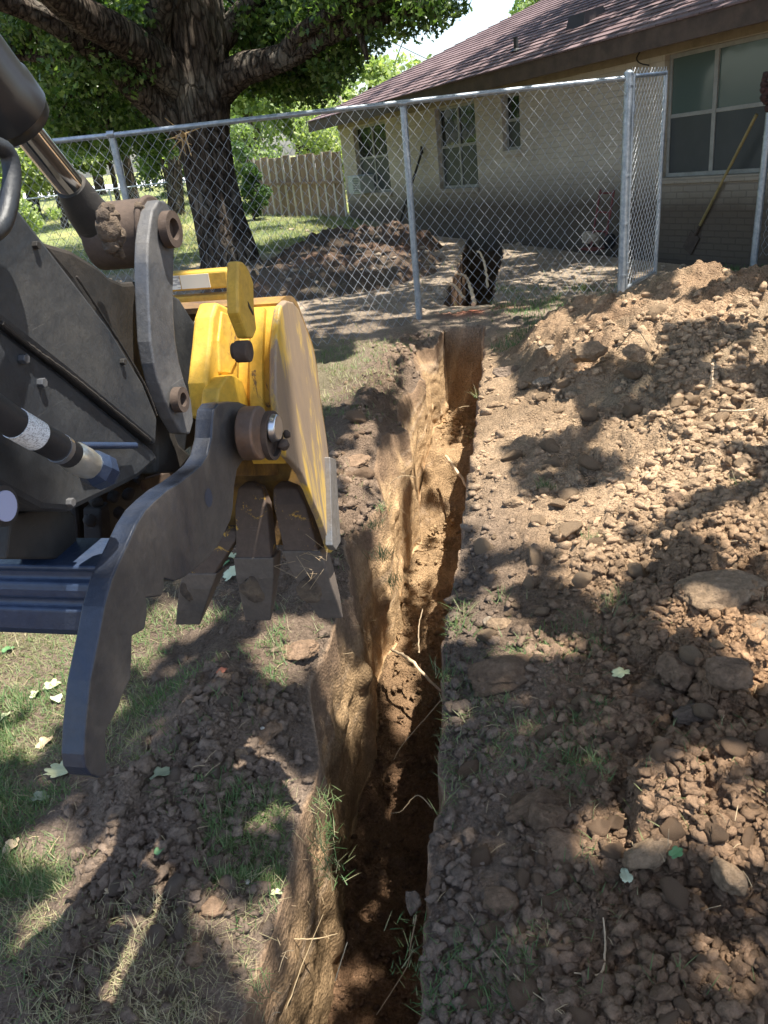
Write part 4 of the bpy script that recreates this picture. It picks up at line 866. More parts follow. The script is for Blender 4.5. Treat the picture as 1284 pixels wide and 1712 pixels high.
def bark_tube(P, rad, n=40, seg=28, seed=0, amp=.10):
    Ps = smooth_path(P, n); rs = np.interp(np.linspace(0, 1, n), np.linspace(0, 1, len(rad)), rad)
    Pp, T, A, B = frames(Ps); th = np.arange(seg)/seg*2*math.pi; ln = np.concatenate([[0], np.cumsum(np.linalg.norm(np.diff(Ps, axis=0), axis=1))])
    cx, sy = np.cos(th)[None, :], np.sin(th)[None, :]
    rel = 1+amp*fbm(cx*2.2+0*ln[:, None], sy*2.2, ln[:, None]*.9, 3, seed)+amp*.55*noise(cx*7, sy*7, ln[:, None]*1.6, seed+4)
    rr_ = rs[:, None]*rel; V = Ps[:, None]+rr_[..., None]*(cx[..., None]*A[:, None]+sy[..., None]*B[:, None])
    return V.reshape(-1, 3), grid_faces(n, seg, True)
def merge(parts):
    V = []; F_ = []; n = 0
    for v, f in parts: V.append(v); F_.append(f+n); n += len(v)
    return np.concatenate(V), np.concatenate(F_)
# ------------------------------------------------------------------ the big oak
TD = 12.45
def O(x, y, d=TD):  # point seen at photo pixel, at forward distance d
    r_ = ray((x, y)); return CC+r_*(d/r_[1])
oak = empty('oak_tree', (-2.0, 12.4, 0), label='huge old oak with dark furrowed trunk and low spreading limbs behind the wire fence', cat='tree')
sg = dict(seed=3)
parts = []
trunk = [O(388, 470), O(384, 430), O(366, 360), O(352, 290), O(342, 230), O(336, 170), O(333, 110), O(326, 40), O(320, -60), O(310, -200)]
parts.append(bark_tube(trunk, [.55, .43, .375, .355, .37, .42, .40, .40, .34, .25], 110, 96, 3, .13))
limbs = []
def limb(P, rad, n=50, seg=32, seed=1, keep=True):
    rad = [q*.86 for q in rad]; parts.append(bark_tube(P, rad, n, seg, seed, .12)); limbs.append((smooth_path(P, n), rad))
limb([O(330, 150), O(285, 122, 12.2), O(240, 84, 11.8), O(190, 54, 11.3), O(140, 28, 10.8), O(95, -10, 10.3), O(30, -70, 9.7)], [.34, .33, .27, .26, .25, .22, .18], seed=5)
limb([O(322, 215), O(262, 175, 12.3), O(215, 135, 12.0), O(172, 98, 11.8), O(140, 70, 11.5), O(60, 22, 11.0), O(-30, -10, 10.5)], [.34, .24, .21, .19, .17, .15, .12], seed=6)
limb([O(172, 98, 11.8), O(130, 96, 11.9), O(80, 98, 12), O(30, 96, 12.1)], [.10, .07, .06, .04], 24, 14, 7)
limb([O(300, 170), O(268, 90, 12.2), O(262, 30, 12.0), O(275, -60, 11.6)], [.28, .24, .22, .2], seed=8)
limb([O(352, 160), O(402, 118, 12.2), O(446, 105, 12.0), O(500, 84, 11.8), O(545, 60, 11.6), O(600, 40, 11.4), O(650, 28, 11.2), O(700, 14, 11.1)], [.30, .24, .20, .17, .14, .11, .08, .05], seed=9)
limb([O(470, 98, 11.9), O(505, 55, 11.6), O(560, 20, 11.2), O(640, -10, 10.8)], [.14, .12, .10, .08], seed=10)
limb([O(598, 42, 11.4), O(606, 70, 11.3), O(614, 100, 11.3)], [.06, .05, .03], 16, 12, 11)
limb([O(345, 90), O(400, 30, 12.6), O(450, -40, 12.6), O(520, -140, 12.4)], [.22, .18, .15, .1], seed=12)
limb([O(340, 40), O(300, -80, 13.5), O(250, -200, 15)], [.2, .15, .1], seed=13)
limb([O(240, 84, 11.8), O(205, 100, 13), O(150, 130, 14.5), O(90, 150, 16)], [.12, .09, .07, .04], 24, 14, seed=14)
V, F_ = merge(parts); mesh_np('trunk', V, F_, M_bark, oak, True)
# twigs + leaf clusters
tw = []; cl = []
def clus(x, y, d, r_, k): cl.append((O(x, y, d), r_, k))
rg = np.random.default_rng(21)
# photo regions the crown fills: (x0,x1,y0,y1, d0,d1, clusters)
for (x0, x1, y0, y1, d0, d1, nC) in [(0, 290, 120, 235, 13.0, 17, 75), (-40, 260, -30, 130, 11.5, 17, 85), (60, 230, 60, 200, 14, 18, 26), (400, 560, 0, 100, 12.5, 16, 36), (480, 640, -30, 45, 11.0, 13.5, 24), (425, 545, 90, 165, 12.5, 15, 16), (640, 745, -30, 20, 10.8, 12, 9), (100, 290, 200, 250, 15, 19, 26), (545, 610, 60, 118, 11.5, 13, 6), (340, 430, -20, 60, 13.5, 16, 8), (200, 300, -40, 60, 13, 16, 18)]:
    for i in range(nC): clus(rg.uniform(x0, x1), rg.uniform(y0, y1), rg.uniform(d0, d1), rg.uniform(.22, .5), 1)
# the rest of the crown, out of the picture above
for i in range(150):
    an = rg.uniform(0, 6.28); rd_ = math.sqrt(rg.uniform(0, 1))*7.5; x_ = -2+rd_*math.cos(an); y_ = 12.6+rd_*math.sin(an); z_ = rg.uniform(4.6, 10)-.12*rd_
    if z_ > 1.6+.24*math.hypot(x_, y_) and noise(x_*.5, y_*.5, z_*.5, 8) > -.35: cl.append((np.array([x_, y_, z_]), rg.uniform(.4, .75), 2))
LV = []
for c_, r_, k in cl:
    n = int((200 if k == 1 else 60)*(r_/.35)**1.6); a_ = rg.normal(size=(n, 3)); a_ /= np.linalg.norm(a_, axis=1)[:, None]
    LV.append((c_+a_*r_*(rg.uniform(0, 1, (n, 1))**.5)*np.array([1.15, 1.15, .8]), np.full(n, .10 if k == 1 else .2)*rg.uniform(.6, 1.3, n)))
Cn = np.concatenate([a for a, b in LV]); Sz = np.concatenate([b for a, b in LV])
V, F_, k = leaf_lobed(Cn, Sz, rg); rn = np.repeat(rg.uniform(0, 1, len(Cn)), k)
mesh_np('crown', V, F_, M_oakleaf, oak, False, {'rnd': rn}); print('oak leaves', len(Cn))
mb = MB()
near = [c for c in cl if c[2] == 1]
for c_, r_, k in near[::1]:
    best = None; bd_ = 9e9
    for P_, rd_ in limbs:
        d_ = np.linalg.norm(P_-c_, axis=1); j = int(d_.argmin())
        if d_[j] < bd_: bd_ = d_[j]; best = P_[j]
    if bd_ < 2.6:
        m_ = (best+c_)/2+rg.normal(0, .12, 3)+np.array([0, 0, .12]); mb.tube(smooth_path([best, m_, c_, c_+rg.normal(0, r_*.5, 3)], 7), np.linspace(.022, .004, 7), 5, False)
mb.build('twig', M_bark, oak, True)
# pale knot of dead leaves on the trunk behind the rail
kn = O(306, 228, 11.85); mb = MB()
for i in range(14): mb.tube([kn+rg.normal(0, .03, 3), kn+rg.normal(0, .13, 3)], [.012, .004], 5)
tag(mb.build('dead_shoot', noisy('tan_twig', (.35, .23, .10), (.55, .38, .18), 20, .8), None, True), 'small tan tuft of dead shoots on the oak trunk just under the fence rail', 'shoots')
# ------------------------------------------------------------------ trees and bushes further off
def far_tree(x, y, h, r_, n, leafm, label, size, z0=1.0, cat='tree', name='tree', tr=.16, seed=0, squash=.9, clumps=22, group=None):
    rr = np.random.default_rng(900+seed); b = gz(x, y); t = empty(name, (x, y, b), label=label, cat=cat, group=group)
    cz = (h+z0)/2; cc = rr.normal(size=(clumps, 3)); cc /= np.linalg.norm(cc, axis=1)[:, None]; cc *= rr.uniform(.25, .95, (clumps, 1))
    cc = np.array([x, y, b+cz])+cc*np.array([r_, r_, (h-z0)/2]); pr = rr.uniform(.22, .42, clumps)*r_
    per = n//clumps; P = []
    for c_, q in zip(cc, pr):
        a_ = rr.normal(size=(per, 3)); a_ /= np.linalg.norm(a_, axis=1)[:, None]; P.append(c_+a_*q*(rr.uniform(0, 1, (per, 1))**.4)*np.array([1, 1, squash]))
    P = np.concatenate(P); P[:, 2] = np.maximum(P[:, 2], b+.05); V, F_ = leaf_quads(P, size*rr.uniform(.6, 1.3, len(P)), .6, .3, rr)
    mesh_np('crown', V, F_, leafm, t, False, {'rnd': np.repeat(rr.uniform(0, 1, len(P)), 4)})
    if tr:
        mbk = [bark_tube([(x, y, b-.2), (x+.1*r_*.3, y, b+cz*.5), (x, y, b+cz), (x+.1, y, b+h*.8)], [tr*1.3, tr, tr*.8, tr*.3], 20, 12, seed, .12)]
        for c_ in cc[::4]: mbk.append(bark_tube([(x, y, b+cz*.6), ((x+c_[0])/2, (y+c_[1])/2, (b+cz*.6+c_[2])/2+.2), tuple(c_)], [tr*.5, tr*.35, tr*.12], 10, 7, seed, .1))
        V, F_ = merge(mbk); mesh_np('trunk', V, F_, M_bark, t, True)
    return t
FT = [  # x, y, h, r, n, leaf, label, size, z0, trunk
 (-17, 30, 8, 4.5, 6000, M_darkleaf, 'dark green tree at the far left edge behind the steel cylinder', .30, 1.4, .22),
 (-13.5, 36, 10, 4.5, 8000, M_midleaf, 'tall mid green tree far behind the left limb of the oak', .32, .8, .2),
 (-8.5, 41, 11, 4.5, 7000, M_midleaf, 'tall mid green tree behind the slim trunks left of the oak', .34, 2.9, .25),
 (-9.3, 27, 5.2, 2.4, 4500, M_midleaf, 'leafy green tree hanging over the far lawn right of the left fence post', .22, 2.0, .10),
 (-4.8, 44, 11, 4.0, 6000, M_midleaf, 'tall green tree straight behind the oak trunk', .34, 1.5, .25),
 (-1.6, 36, 7.5, 3.0, 6000, M_midleaf, 'mid green tree right behind the wooden fence, left one', .26, .8, .2),
 (1.2, 34, 4.9, 2.4, 6500, M_yelleaf, 'yellow green tree above the left end of the roof', .22, .8, .15),
 (-.3, 28.5, 3.0, 1.6, 4500, M_yelleaf, 'bright yellow green shrubby tree just above the wooden fence', .15, .4, .06),
 (4.4, 36, 4.5, 2.2, 5000, M_yelleaf, 'pale yellow green tree showing between the oak branch and the roof', .24, .8, .15),
 (12.6, 52, 13.4, 3.0, 6000, M_midleaf, 'tall green tree rising behind the middle of the roof', .34, 3, .3),
 (16.5, 50, 14.5, 4.2, 5000, M_darkleaf, 'dark green tree with its top showing over the roof', .36, 3, .3),
 (9.4, 50, 6.2, 2.4, 5000, M_midleaf, 'green tree top beside the patch of white sky', .32, 2, .25),
 (-14.0, 31, 5.5, 2.3, 6000, M_midleaf, 'mid green tree of middle height right beside the steel cylinder', .2, .3, .1),
 (-11.2, 33, 5.5, 2.0, 6000, M_yelleaf, 'light green tree just left of the left fence post', .2, .3, .1),
 (-9.9, 36, 4.8, 1.5, 4500, M_midleaf, 'green tree just right of the left fence post on the far lawn', .2, .9, .1),
 (-5.9, 33, 4.6, 1.5, 4500, M_midleaf, 'small green tree touching the left side of the oak trunk', .18, 1.2, .1),
 (-6.0, 58, 13, 5, 5000, M_darkleaf, 'dark green tree far beyond the lawn straight left of the oak trunk', .42, .5, .3),
 (-17, 58, 14, 6, 6000, M_midleaf, 'wide green tree farthest away beyond the pale road at the left', .42, .5, .3),
 (-2.6, 50, 11, 4, 5000, M_midleaf, 'green tree far behind the wooden fence, right of the oak trunk', .36, .5, .3),
 (-22, 44, 11, 5, 4000, M_midleaf, 'green tree at the far left beyond the lawn', .4, 1.5, .3),
]
for i, a in enumerate(FT):
    far_tree(a[0], a[1], a[2], a[3], a[4], a[5], a[6], a[7], a[8], tr=a[9], seed=i)
# slim trunks standing on the lawn
for i, (x, y, q, lb) in enumerate([(-7.9, 31, .17, 'slim dark trunk standing alone on the far lawn, the thicker upright one'), (-7.2, 34, .12, 'thin dark trunk just right of the thicker upright one on the far lawn'), (-5.7, 27, .22, 'leaning grey trunk on the lawn beside the oak')]):
    lean = .0 if i < 2 else .55
    t = empty('tree', (x, y, 0), label=lb, cat='tree'); V, F_ = bark_tube([(x, y, -.2), (x+lean*.5, y, 1.3), (x+lean, y, 2.6), (x+lean*1.3, y, 4.5)], [q*1.3, q, q*.9, q*.7], 24, 14, i+30, .1); mesh_np('trunk', V, F_, M_bark, t, True)
    rr = np.random.default_rng(i); P = np.array([x+lean*1.3, y, 4.4])+rr.normal(0, 1, (1400, 3))*np.array([1.0, 1.0, .75]); V, F_ = leaf_quads(P, .26*rr.uniform(.6, 1.2, len(P)), .6, .3, rr); mesh_np('crown', V, F_, M_midleaf, t, False, {'rnd': np.repeat(rr.uniform(0, 1, len(P)), 4)})
BS = [(-10.9, 20.5, 1.45, 1.25, 3500, M_darkleaf, 'dark round bush behind the fence at the left edge', .10), (-8.6, 22, 1.5, .9, 2500, M_yelleaf, 'pale green bush beside the left fence post', .10), (-20, 42, 3.4, 2.4, 3500, M_midleaf, 'broad green bush far off at the left edge of the lawn', .22), (-17.2, 43, 3.0, 2.0, 3500, M_yelleaf, 'pale broad bush far off between the steel cylinder and the left fence post', .22), (-9.6, 44, 3.0, 2.0, 3500, M_midleaf, 'broad green bush far off just left of the oak trunk', .22), (-12.5, 23, 2.4, 1.6, 3500, M_midleaf, 'tall pale bush behind the dark round bush', .14),
      (-2.55, 21.5, 1.9, .62, 4200, M_darkleaf, 'dark leafy shrub between the oak trunk and the wooden fence', .085), (-3.0, 25.5, 2.6, 1.0, 3500, M_midleaf, 'green shrub behind the dark shrub at the end of the wooden fence', .11)]
for i, a in enumerate(BS): far_tree(a[0], a[1], a[2], a[3], a[4], a[5], a[6], a[7], .05, 'bush', 'bush', .03, 60+i, clumps=14)
wx_, wy_ = G(532, 356)[:2]; far_tree(wx_+.05, wy_-.0, .72, .38, 700, M_yelleaf, 'small bright green weed growing at the foot of the wooden fence', .10, .05, 'weed', 'weed', .012, 80, clumps=12)
# far pale road, utility pole, wire, far low fence
V = np.array([[-60, 62, .03], [14, 66, .03], [16, 92, .03], [-70, 88, .03]], float); o = mesh_np('road', V, np.array([[0, 1, 2, 3]]), noisy('pale_concrete', (.55, .54, .55), (.66, .65, .66), 1, .8)); tag(o, kind='structure', label='pale road far beyond the lawn', cat='road')
up = empty('utility_pole', (3.3*0-.0, 40, 0), label='grey wooden utility pole rising above the left end of the roof', cat='utility pole')
q = O(566, 160, 31); mb = MB(); mb.tube([(q[0], 31, -.2), (q[0], 31, q[2]+.05)], [.14, .10], 12); up.location = (q[0], 31, 0); mb.build('pole', noisy('pole_wood', (.30, .26, .22), (.42, .38, .33), 5, .9), up, True)
wa = O(640, 62, 30); wb_ = O(1000, 150, 26); mb = MB(); P = np.linspace(0, 1, 20)[:, None]; P = wa*(1-P)+wb_*P; P[:, 2] -= .5*np.sin(np.linspace(0, math.pi, 20)); mb.tube(P, .012, 5)
tag(mb.build('power_line', M_rub, None, True), 'thin dark power line crossing the sky above the roof', 'cable')
ff = empty('chain_link_fence', (-9, 24, 0), label='low distant chain link fence at the far side of the lawn', cat='fence')
mb = MB(); mb.tube([(-16, 23, 1.0), (-4.6, 27.5, 1.0)], .022, 8); mb.build('top_rail', M_galv, ff, True)
for i in range(5):
    mb = MB(); x = -16+i*2.85; y = 23+i*1.125; mb.tube([(x, y, -.1), (x, y, 1.03)], .028, 10); mb.build('post', M_galv, ff, True)
mesh_panel('wire_mesh', (-16, 23), (-4.6, 27.5), .05, 1.0, ff, dw=.14, dh=.16, rad=.003, seed=77)
# ------------------------------------------------------------------ named clods
def surf(q, it=8):
    """where the ground is under a photo pixel"""
    z = 0.05
    for _ in range(it):
        P = G(q[0], q[1], z); z = .5*z+.5*float(Hq(np.array([P[0]]), np.array([P[1]]))[0])
    z = float(Hall(np.array([P[0]]), np.array([P[1]]))[0]); return G(q[0], q[1], z)
CL = [  # px, py, radius, flat xyz, rot, colour, label
 ((852, 1132), .185, (1.0, .42, .30), .05, BRN*.85, 'long flat dark clod like a loaf beside the right edge of the trench'),
 ((1205, 1010), .17, (1.0, .75, .55), .1, TAN, 'largest smooth tan boulder of clay at the right edge of the photo'),
 ((1255, 1062), .10, (1.1, .6, .5), .3, TAN*.9, 'tan clod tucked under the largest smooth clay boulder'),
 ((1222, 1130), .075, (1.1, .7, .6), -.5, ORG*.9, 'rounded brown clod in front of the sunlit crumbs at the right edge'),
 ((1090, 1168), .085, (1.2, .7, .5), .4, BRN*.9, 'angular brown clod left of the dark grey one in the shade'),
 ((1158, 1196), .055, (1.2, .7, .5), .1, GREY*.95, 'dark grey clod among brown ones right of the long loaf clod'),
 ((1135, 1120), .075, (1.1, .8, .6), 1.1, ORG*.9, 'brown blocky clod behind the dark grey one'),
 ((1040, 1195), .06, (1.1, .8, .5), .3, BRN, 'small blocky clod with a flat top in the shade of the right bank'),
 ((912, 1352), .085, (1.3, .7, .55), .35, BRN*.8, 'curved dark clod arching over a rounder one in the right foreground'),
 ((915, 1376), .062, (.9, .9, .75), .2, BRN*.95, 'round brown clod leaning on the curved dark clod'),
 ((950, 1425), .085, (.85, 1.1, .35), .3, BRN*1.15, 'flat slab of brown soil below the round clod'),
 ((840, 1508), .050, (1, .9, .6), .9, ORG*.8, 'orange brown clod near the lower right lip of the trench'),
 ((1219, 1468), .040, (.75, 1.3, .9), .1, TAN, 'upright egg shaped tan clod in the lower right sun patch'),
 ((1090, 1425), .055, (1.3, .8, .5), .2, TAN*1.05, 'sunlit cracked tan clod in the middle of the lower right sun patch'),
 ((445, 1225), .062, (.75, 1.25, .35), -.5, BRN*1.05, 'oval flat brown clod with two pale flecks left of the trench'),
 ((402, 1262), .030, (1, 1, .7), .2, TAN*1.0, 'small reddish tan clod touching the oval flat clod'),
 ((350, 1520), .034, (1.1, .9, .7), .2, BRN*1.2, 'orange brown clod with one sunlit side at the left of the trench'),
 ((225, 1577), .022, (1, 1, .8), .2, BRN, 'brown pebble sized clod lying apart at the lower left'),
 ((325, 1600), .028, (.9, 1.1, .8), .2, BRN*1.1, 'egg shaped brown clod in the lower left heap of crumbs'),
 ((500, 1090), .065, (1.3, .8, .45), .2, BRN*1.15, 'sunlit smooth pale clod in front of the right bucket tooth'),
 ((596, 772), .09, (1.2, .8, .4), .5, BRN*1.1, 'rounded brown hump on the left lip of the trench'),
 ((980, 590), .12, (1.2, .8, .6), .1, TAN, 'tan clod at the left foot of the tall dirt heap'),
 ((918, 585), .085, (1.2, .9, .6), .4, PALE, 'pale blocky clod in the group at the left foot of the tall heap'),
 ((850, 622), .10, (1.3, .8, .5), .4, GREY*1.2, 'dark grey hump close to the far end of the trench'),
 ((905, 640), .07, (1.1, .9, .6), .7, PALE*.9, 'small pale clod right of the dark grey hump'),
 ((1062, 590), .08, (1.2, .8, .6), .7, TAN, 'tan clod halfway up the left flank of the tall heap'),
 ((1160, 815), .065, (1.1, .8, .8), .3, TAN, 'round tan clod at the lower end of the pale crumb slide'),
 ((1128, 838), .05, (1.0, .8, .8), .9, BRN*1.2, 'brown clod paired with the round tan one on the crumb slide'),
 ((860, 840), .05, (1.2, .8, .6), .2, TAN, 'small tan clod in the bright patch beside the trench'),
 ((835, 1046), .045, (1.1, .9, .75), .2, TAN*.9, 'round tan clod next to a twin near the right trench lip'),
 ((815, 1040), .032, (1.1, .9, .75), .8, PALE, 'small paler twin beside the round tan clod on the right lip'),
 ((1275, 905), .07, (1, 1, .7), .2, TAN, 'tan clod cut by the right edge of the photo above the big boulder'),
 ((757, 1570), .030, (1, .9, .8), .2, GREY*1.1, 'grey clod on the lower right trench lip'),
 ((690, 1510), .030, (.7, 1.2, .8), .2, GREY, 'dark grey clod stuck into the right trench wall'),
 ((1230, 1660), .035, (1, 1, .7), .2, ORG, 'brown clod at the bottom right corner'),
 ((1010, 1660), .04, (1, 1, .8), .9, BRN, 'brown clod at the bottom edge right of the pale bent root'),
]
for i, (q, r_, fl, rot, c_, lab) in enumerate(CL):
    P = surf(q); P = P+np.array([0, 0, r_*fl[2]*.05]); c_ = BRN*1.02 if (c_[1]/c_[0] < .6 and c_[0] > .2) else np.array(c_)
    blob('dirt_clod', tuple(P), r_, lab, 'dirt clod', M_clod, c_*(.66 if c_[0] > .38 else .9), 400+i, fl, 5 if r_ > .06 else 4, .30, rot, 'larger clods on the spoil')
# ------------------------------------------------------------------ middle sized clods that look alike
import bmesh
protos = []
bm = bmesh.new(); bmesh.ops.create_icosphere(bm, subdivisions=2, radius=1.0); ID = np.array([v.co[:] for v in bm.verts]); IF = np.array([[v.index for v in f.verts] for f in bm.faces]); bm.free()
bm = bmesh.new(); bmesh.ops.create_icosphere(bm, subdivisions=1, radius=1.0); ID1 = np.array([v.co[:] for v in bm.verts]); IF1 = np.array([[v.index for v in f.verts] for f in bm.faces]); bm.free()
def clodshape(D, seed, n=7):
    rr = np.random.default_rng(seed); k = np.ones(len(D))
    for i in range(n):
        nv = rr.normal(size=3); nv /= np.linalg.norm(nv); h_ = rr.uniform(.5, .9); dt = D@nv; k = np.minimum(k, np.where(dt > .05, h_/np.maximum(dt, .05), 9))
    return D*(k*(1+(.20 if len(D) < 50 else .04)*rr.normal(size=len(D))))[:, None]*np.array([1, rr.uniform(.5, 1), rr.uniform(.4, .85)])
rq = np.random.default_rng(5)
bm = bmesh.new(); bmesh.ops.create_icosphere(bm, subdivisions=3, radius=1.0); ID3 = np.array([v.co[:] for v in bm.verts]); IF3 = np.array([[v.index for v in f.verts] for f in bm.faces]); bm.free()
src = {}
zones = [('near', 'brown clod among the loose clods covering the shaded right foreground', 110, (740, 1284, 1180, 1712), BRN), ('mid', 'tan clod among the loose clods in the dappled middle of the right bank', 70, (800, 1284, 720, 1180), TAN*.8), ('heap', 'tan clod among the loose clods on the flank of the tall heap', 45, (900, 1284, 500, 720), TAN*.85),
         ('left', 'dark clod among the loose clods on the bank left of the trench', 50, (180, 560, 1180, 1700), GREY*1.2), ('lip', 'pale clod among the clods on the far left lip of the trench', 26, (540, 700, 640, 1050), BRN*1.3)]
for zn, lab, cnt, (xa, xb, ya, yb), bc in zones:
    meshes = []
    for v_ in range(8):
        D = clodshape(ID3, 700+v_+len(zn)*10, 9); me_c = bc*(1+.14*(v_ % 3-1))
        D = D*(1+.13*fbm(ID3[:, 0]*3+v_, ID3[:, 1]*3, ID3[:, 2]*3))[:, None]
        o = mesh_np('dirt_clod', D, IF3, M_clod, None, True, {'soil': np.tile(me_c, (len(D), 1))}); meshes.append(o)
    for i in range(cnt):
        o = meshes[i] if i < 8 else meshes[i % 8].copy()
        if i >= 8: col.objects.link(o)
        q = (rq.uniform(xa, xb), rq.uniform(ya, yb)); P = surf(q, 5); s_, n_ = sn(P[0], P[1])
        if zn in ('near', 'mid', 'heap') and n_ < .1: n_ = .1+rq.uniform(0, .6); P[:2] = xy(s_, n_)
        if zn in ('left', 'lip') and n_ > float(nLt(s_))-.06: n_ = float(nLt(s_))-.06-rq.uniform(0, .3); P[:2] = xy(s_, n_)
        P[2] = float(Hall(np.array([P[0]]), np.array([P[1]]))[0]); dd_ = np.hypot(P[0], P[1])
        r_ = (.009+.024*rq.uniform()**2)*(.75+.40*dd_)*(.8 if zn == 'left' else 1)
        o.scale = (r_, r_, r_); o.rotation_euler = (rq.uniform(-.5, .5), rq.uniform(-.5, .5), rq.uniform(0, 6.28)); o.location = (P[0], P[1], P[2]+r_*.2)
        tag(o, lab, 'dirt clod', {'near': 'clods in the right foreground', 'mid': 'clods on the right bank', 'heap': 'clods on the tall heap', 'left': 'clods on the left bank', 'lip': 'clods on the far left lip'}[zn])
# ------------------------------------------------------------------ crumbs: too many to count
def crumb_geo(X, Y, Z, r_, C, ID_, IF_, k):
    n = len(X); vs = [clodshape(ID_, 800+i, k) for i in range(14)]; pick = rq.integers(0, 14, n); base_ = np.stack(vs)[pick]
    an = rq.uniform(0, 6.28, n); tl = rq.uniform(-.9, .9, n); ca, sa = np.cos(an), np.sin(an); ct, st = np.cos(tl), np.sin(tl)
    B = base_*r_[:, None, None]; x, y, z = B[..., 0], B[..., 1], B[..., 2]
    y, z = y*ct[:, None]-z*st[:, None], y*st[:, None]+z*ct[:, None]; x, y = x*ca[:, None]-y*sa[:, None], x*sa[:, None]+y*ca[:, None]
    V = np.stack([x+X[:, None], y+Y[:, None], z+Z[:, None]], -1).reshape(-1, 3); nv = len(ID_)
    F_ = (IF_[None]+np.arange(n)[:, None, None]*nv).reshape(-1, 3); return V, F_, np.repeat(C, nv, 0)
def scatter_crumbs(X, Y, Z, r_, C, name, label):
    big = r_ > .0042*(.95+.18*np.hypot(X, Y)); A_ = crumb_geo(X[~big], Y[~big], Z[~big], r_[~big], C[~big], ID1, IF1, 5); B_ = crumb_geo(X[big], Y[big], Z[big], r_[big]*1.15, C[big], ID, IF, 11)
    o = mesh_np(name, np.concatenate([A_[0], B_[0]]), np.concatenate([A_[1], B_[1]+len(A_[0])]), M_clod, None, False, {'soil': np.clip(np.concatenate([A_[2], B_[2]]), .01, .9)}); tag(o, label, 'soil', None, 'stuff'); print(name, len(X), big.sum())
def sample_px(n, x0, x1, y0, y1, pw=1.0):
    q = np.stack([rq.uniform(x0, x1, n), y0+(y1-y0)*rq.uniform(0, 1, n)**pw], -1)
    d = cF+(q[:, :1]-642)/FPX*cr+(856-q[:, 1:])/FPX*cu; z = np.full(n, .08)
    for _ in range(5):
        t_ = (z-CH)/d[:, 2]; P = CC+d*t_[:, None]; z = .5*z+.5*Hq(P[:, 0], P[:, 1])
    return P[:, 0], P[:, 1]
X1, Y1 = sample_px(78000, 700, 1330, 440, 1760, .85); X2, Y2 = sample_px(16000, 120, 640, 1020, 1760, .8); X3, Y3 = sample_px(9000, 520, 760, 560, 1100, 1); X5, Y5 = sample_px(2500, 460, 1284, 380, 520, 1)
X = np.concatenate([X1, X2, X3, X5]); Y = np.concatenate([Y1, Y2, Y3, Y5])
s_, n_ = sn(X, Y); dp_ = depth(s_); lt_, rt_ = nLt(s_), nR(s_)
right_, berm_ = soilzone(X, Y)
w_ = np.where(n_ > 0, .25+.75*sstep(n_, .05, .7), np.clip(berm_*1.1+.07, 0, 1)); w_ = w_*(.10+1.1*sstep(fbm(X*2.2, Y*2.2, seed=61), -.15, .3)); w_ = np.where((n_ > .0) & (n_ < .16) & (s_ < 6.9), np.maximum(w_, .22), w_); w_ = np.where((s_ < 3.0) & (n_ > .15), np.minimum(1, (w_*2.2+.15)*(.45+.55*sstep(n_, .3, .8))), w_); w_ = np.where(pm(X, Y) > .02, .30+.5*w_, w_); w_ = np.where(Y > 8, .5, w_)
ok = ((n_ < lt_-.01) | (n_ > rt_+.01) | (dp_ < .05)) & (rq.uniform(0, 1, len(X)) < w_)
X, Y = X[ok], Y[ok]; Z = Hall(X, Y); dist_ = np.hypot(X, Y)
r_ = (.0015+.019*rq.uniform(0, 1, len(X))**7)*(.95+.18*dist_); C = soilcol(X, Y)*rq.uniform(.8, 1.25, (len(X), 1))
inb = np.maximum(pm(X, Y), 0) > .03; C = np.where(inb[:, None], TAN*rq.uniform(.75, 1.2, (len(X), 1)), C)
# crumbs on the trench floor, near ones darkened to match its painted shade
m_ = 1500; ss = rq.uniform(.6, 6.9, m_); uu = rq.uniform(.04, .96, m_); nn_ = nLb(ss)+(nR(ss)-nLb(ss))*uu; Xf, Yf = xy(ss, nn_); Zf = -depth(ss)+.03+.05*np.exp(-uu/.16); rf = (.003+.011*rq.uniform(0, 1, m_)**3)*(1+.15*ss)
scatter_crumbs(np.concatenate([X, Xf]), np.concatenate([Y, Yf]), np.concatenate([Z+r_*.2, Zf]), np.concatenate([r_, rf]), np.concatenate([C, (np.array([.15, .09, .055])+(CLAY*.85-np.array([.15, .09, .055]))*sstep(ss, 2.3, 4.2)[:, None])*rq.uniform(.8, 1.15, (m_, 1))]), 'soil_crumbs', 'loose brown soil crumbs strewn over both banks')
# ------------------------------------------------------------------ grass
def blades(X, Y, Z, Ln, Wd, tone, lean=.7):
    n = len(X); an = rq.uniform(0, 6.28, n); le = rq.uniform(.15, 1.0, n)*lean*1.4; bend = rq.uniform(.2, 1.2, n)
    dx, dy = np.cos(an), np.sin(an); px_, py_ = -dy, dx; V = []
    for k, (f_, wf) in enumerate(((0, 1), (.4, .9), (.75, .6), (1, .0))):
        h_ = Ln*(f_*np.cos(le)-.25*bend*f_*f_*np.sin(le)); o_ = Ln*(f_*np.sin(le)+.35*bend*f_*f_*np.cos(le)*.8)
        cx_, cy_, cz_ = X+dx*o_, Y+dy*o_, Z+np.maximum(h_, .003)
        if k < 3: V += [np.stack([cx_+px_*Wd*wf*.5, cy_+py_*Wd*wf*.5, cz_], -1), np.stack([cx_-px_*Wd*wf*.5, cy_-py_*Wd*wf*.5, cz_], -1)]
        else: V.append(np.stack([cx_, cy_, cz_], -1))
    V = np.stack(V, 1).reshape(-1, 3); b = np.arange(n)[:, None]*7
    return V, [np.concatenate([b+np.array([[0, 1, 3, 2]]), b+np.array([[2, 3, 5, 4]])]), b+np.array([[4, 5, 6]])], np.repeat(tone, 7)
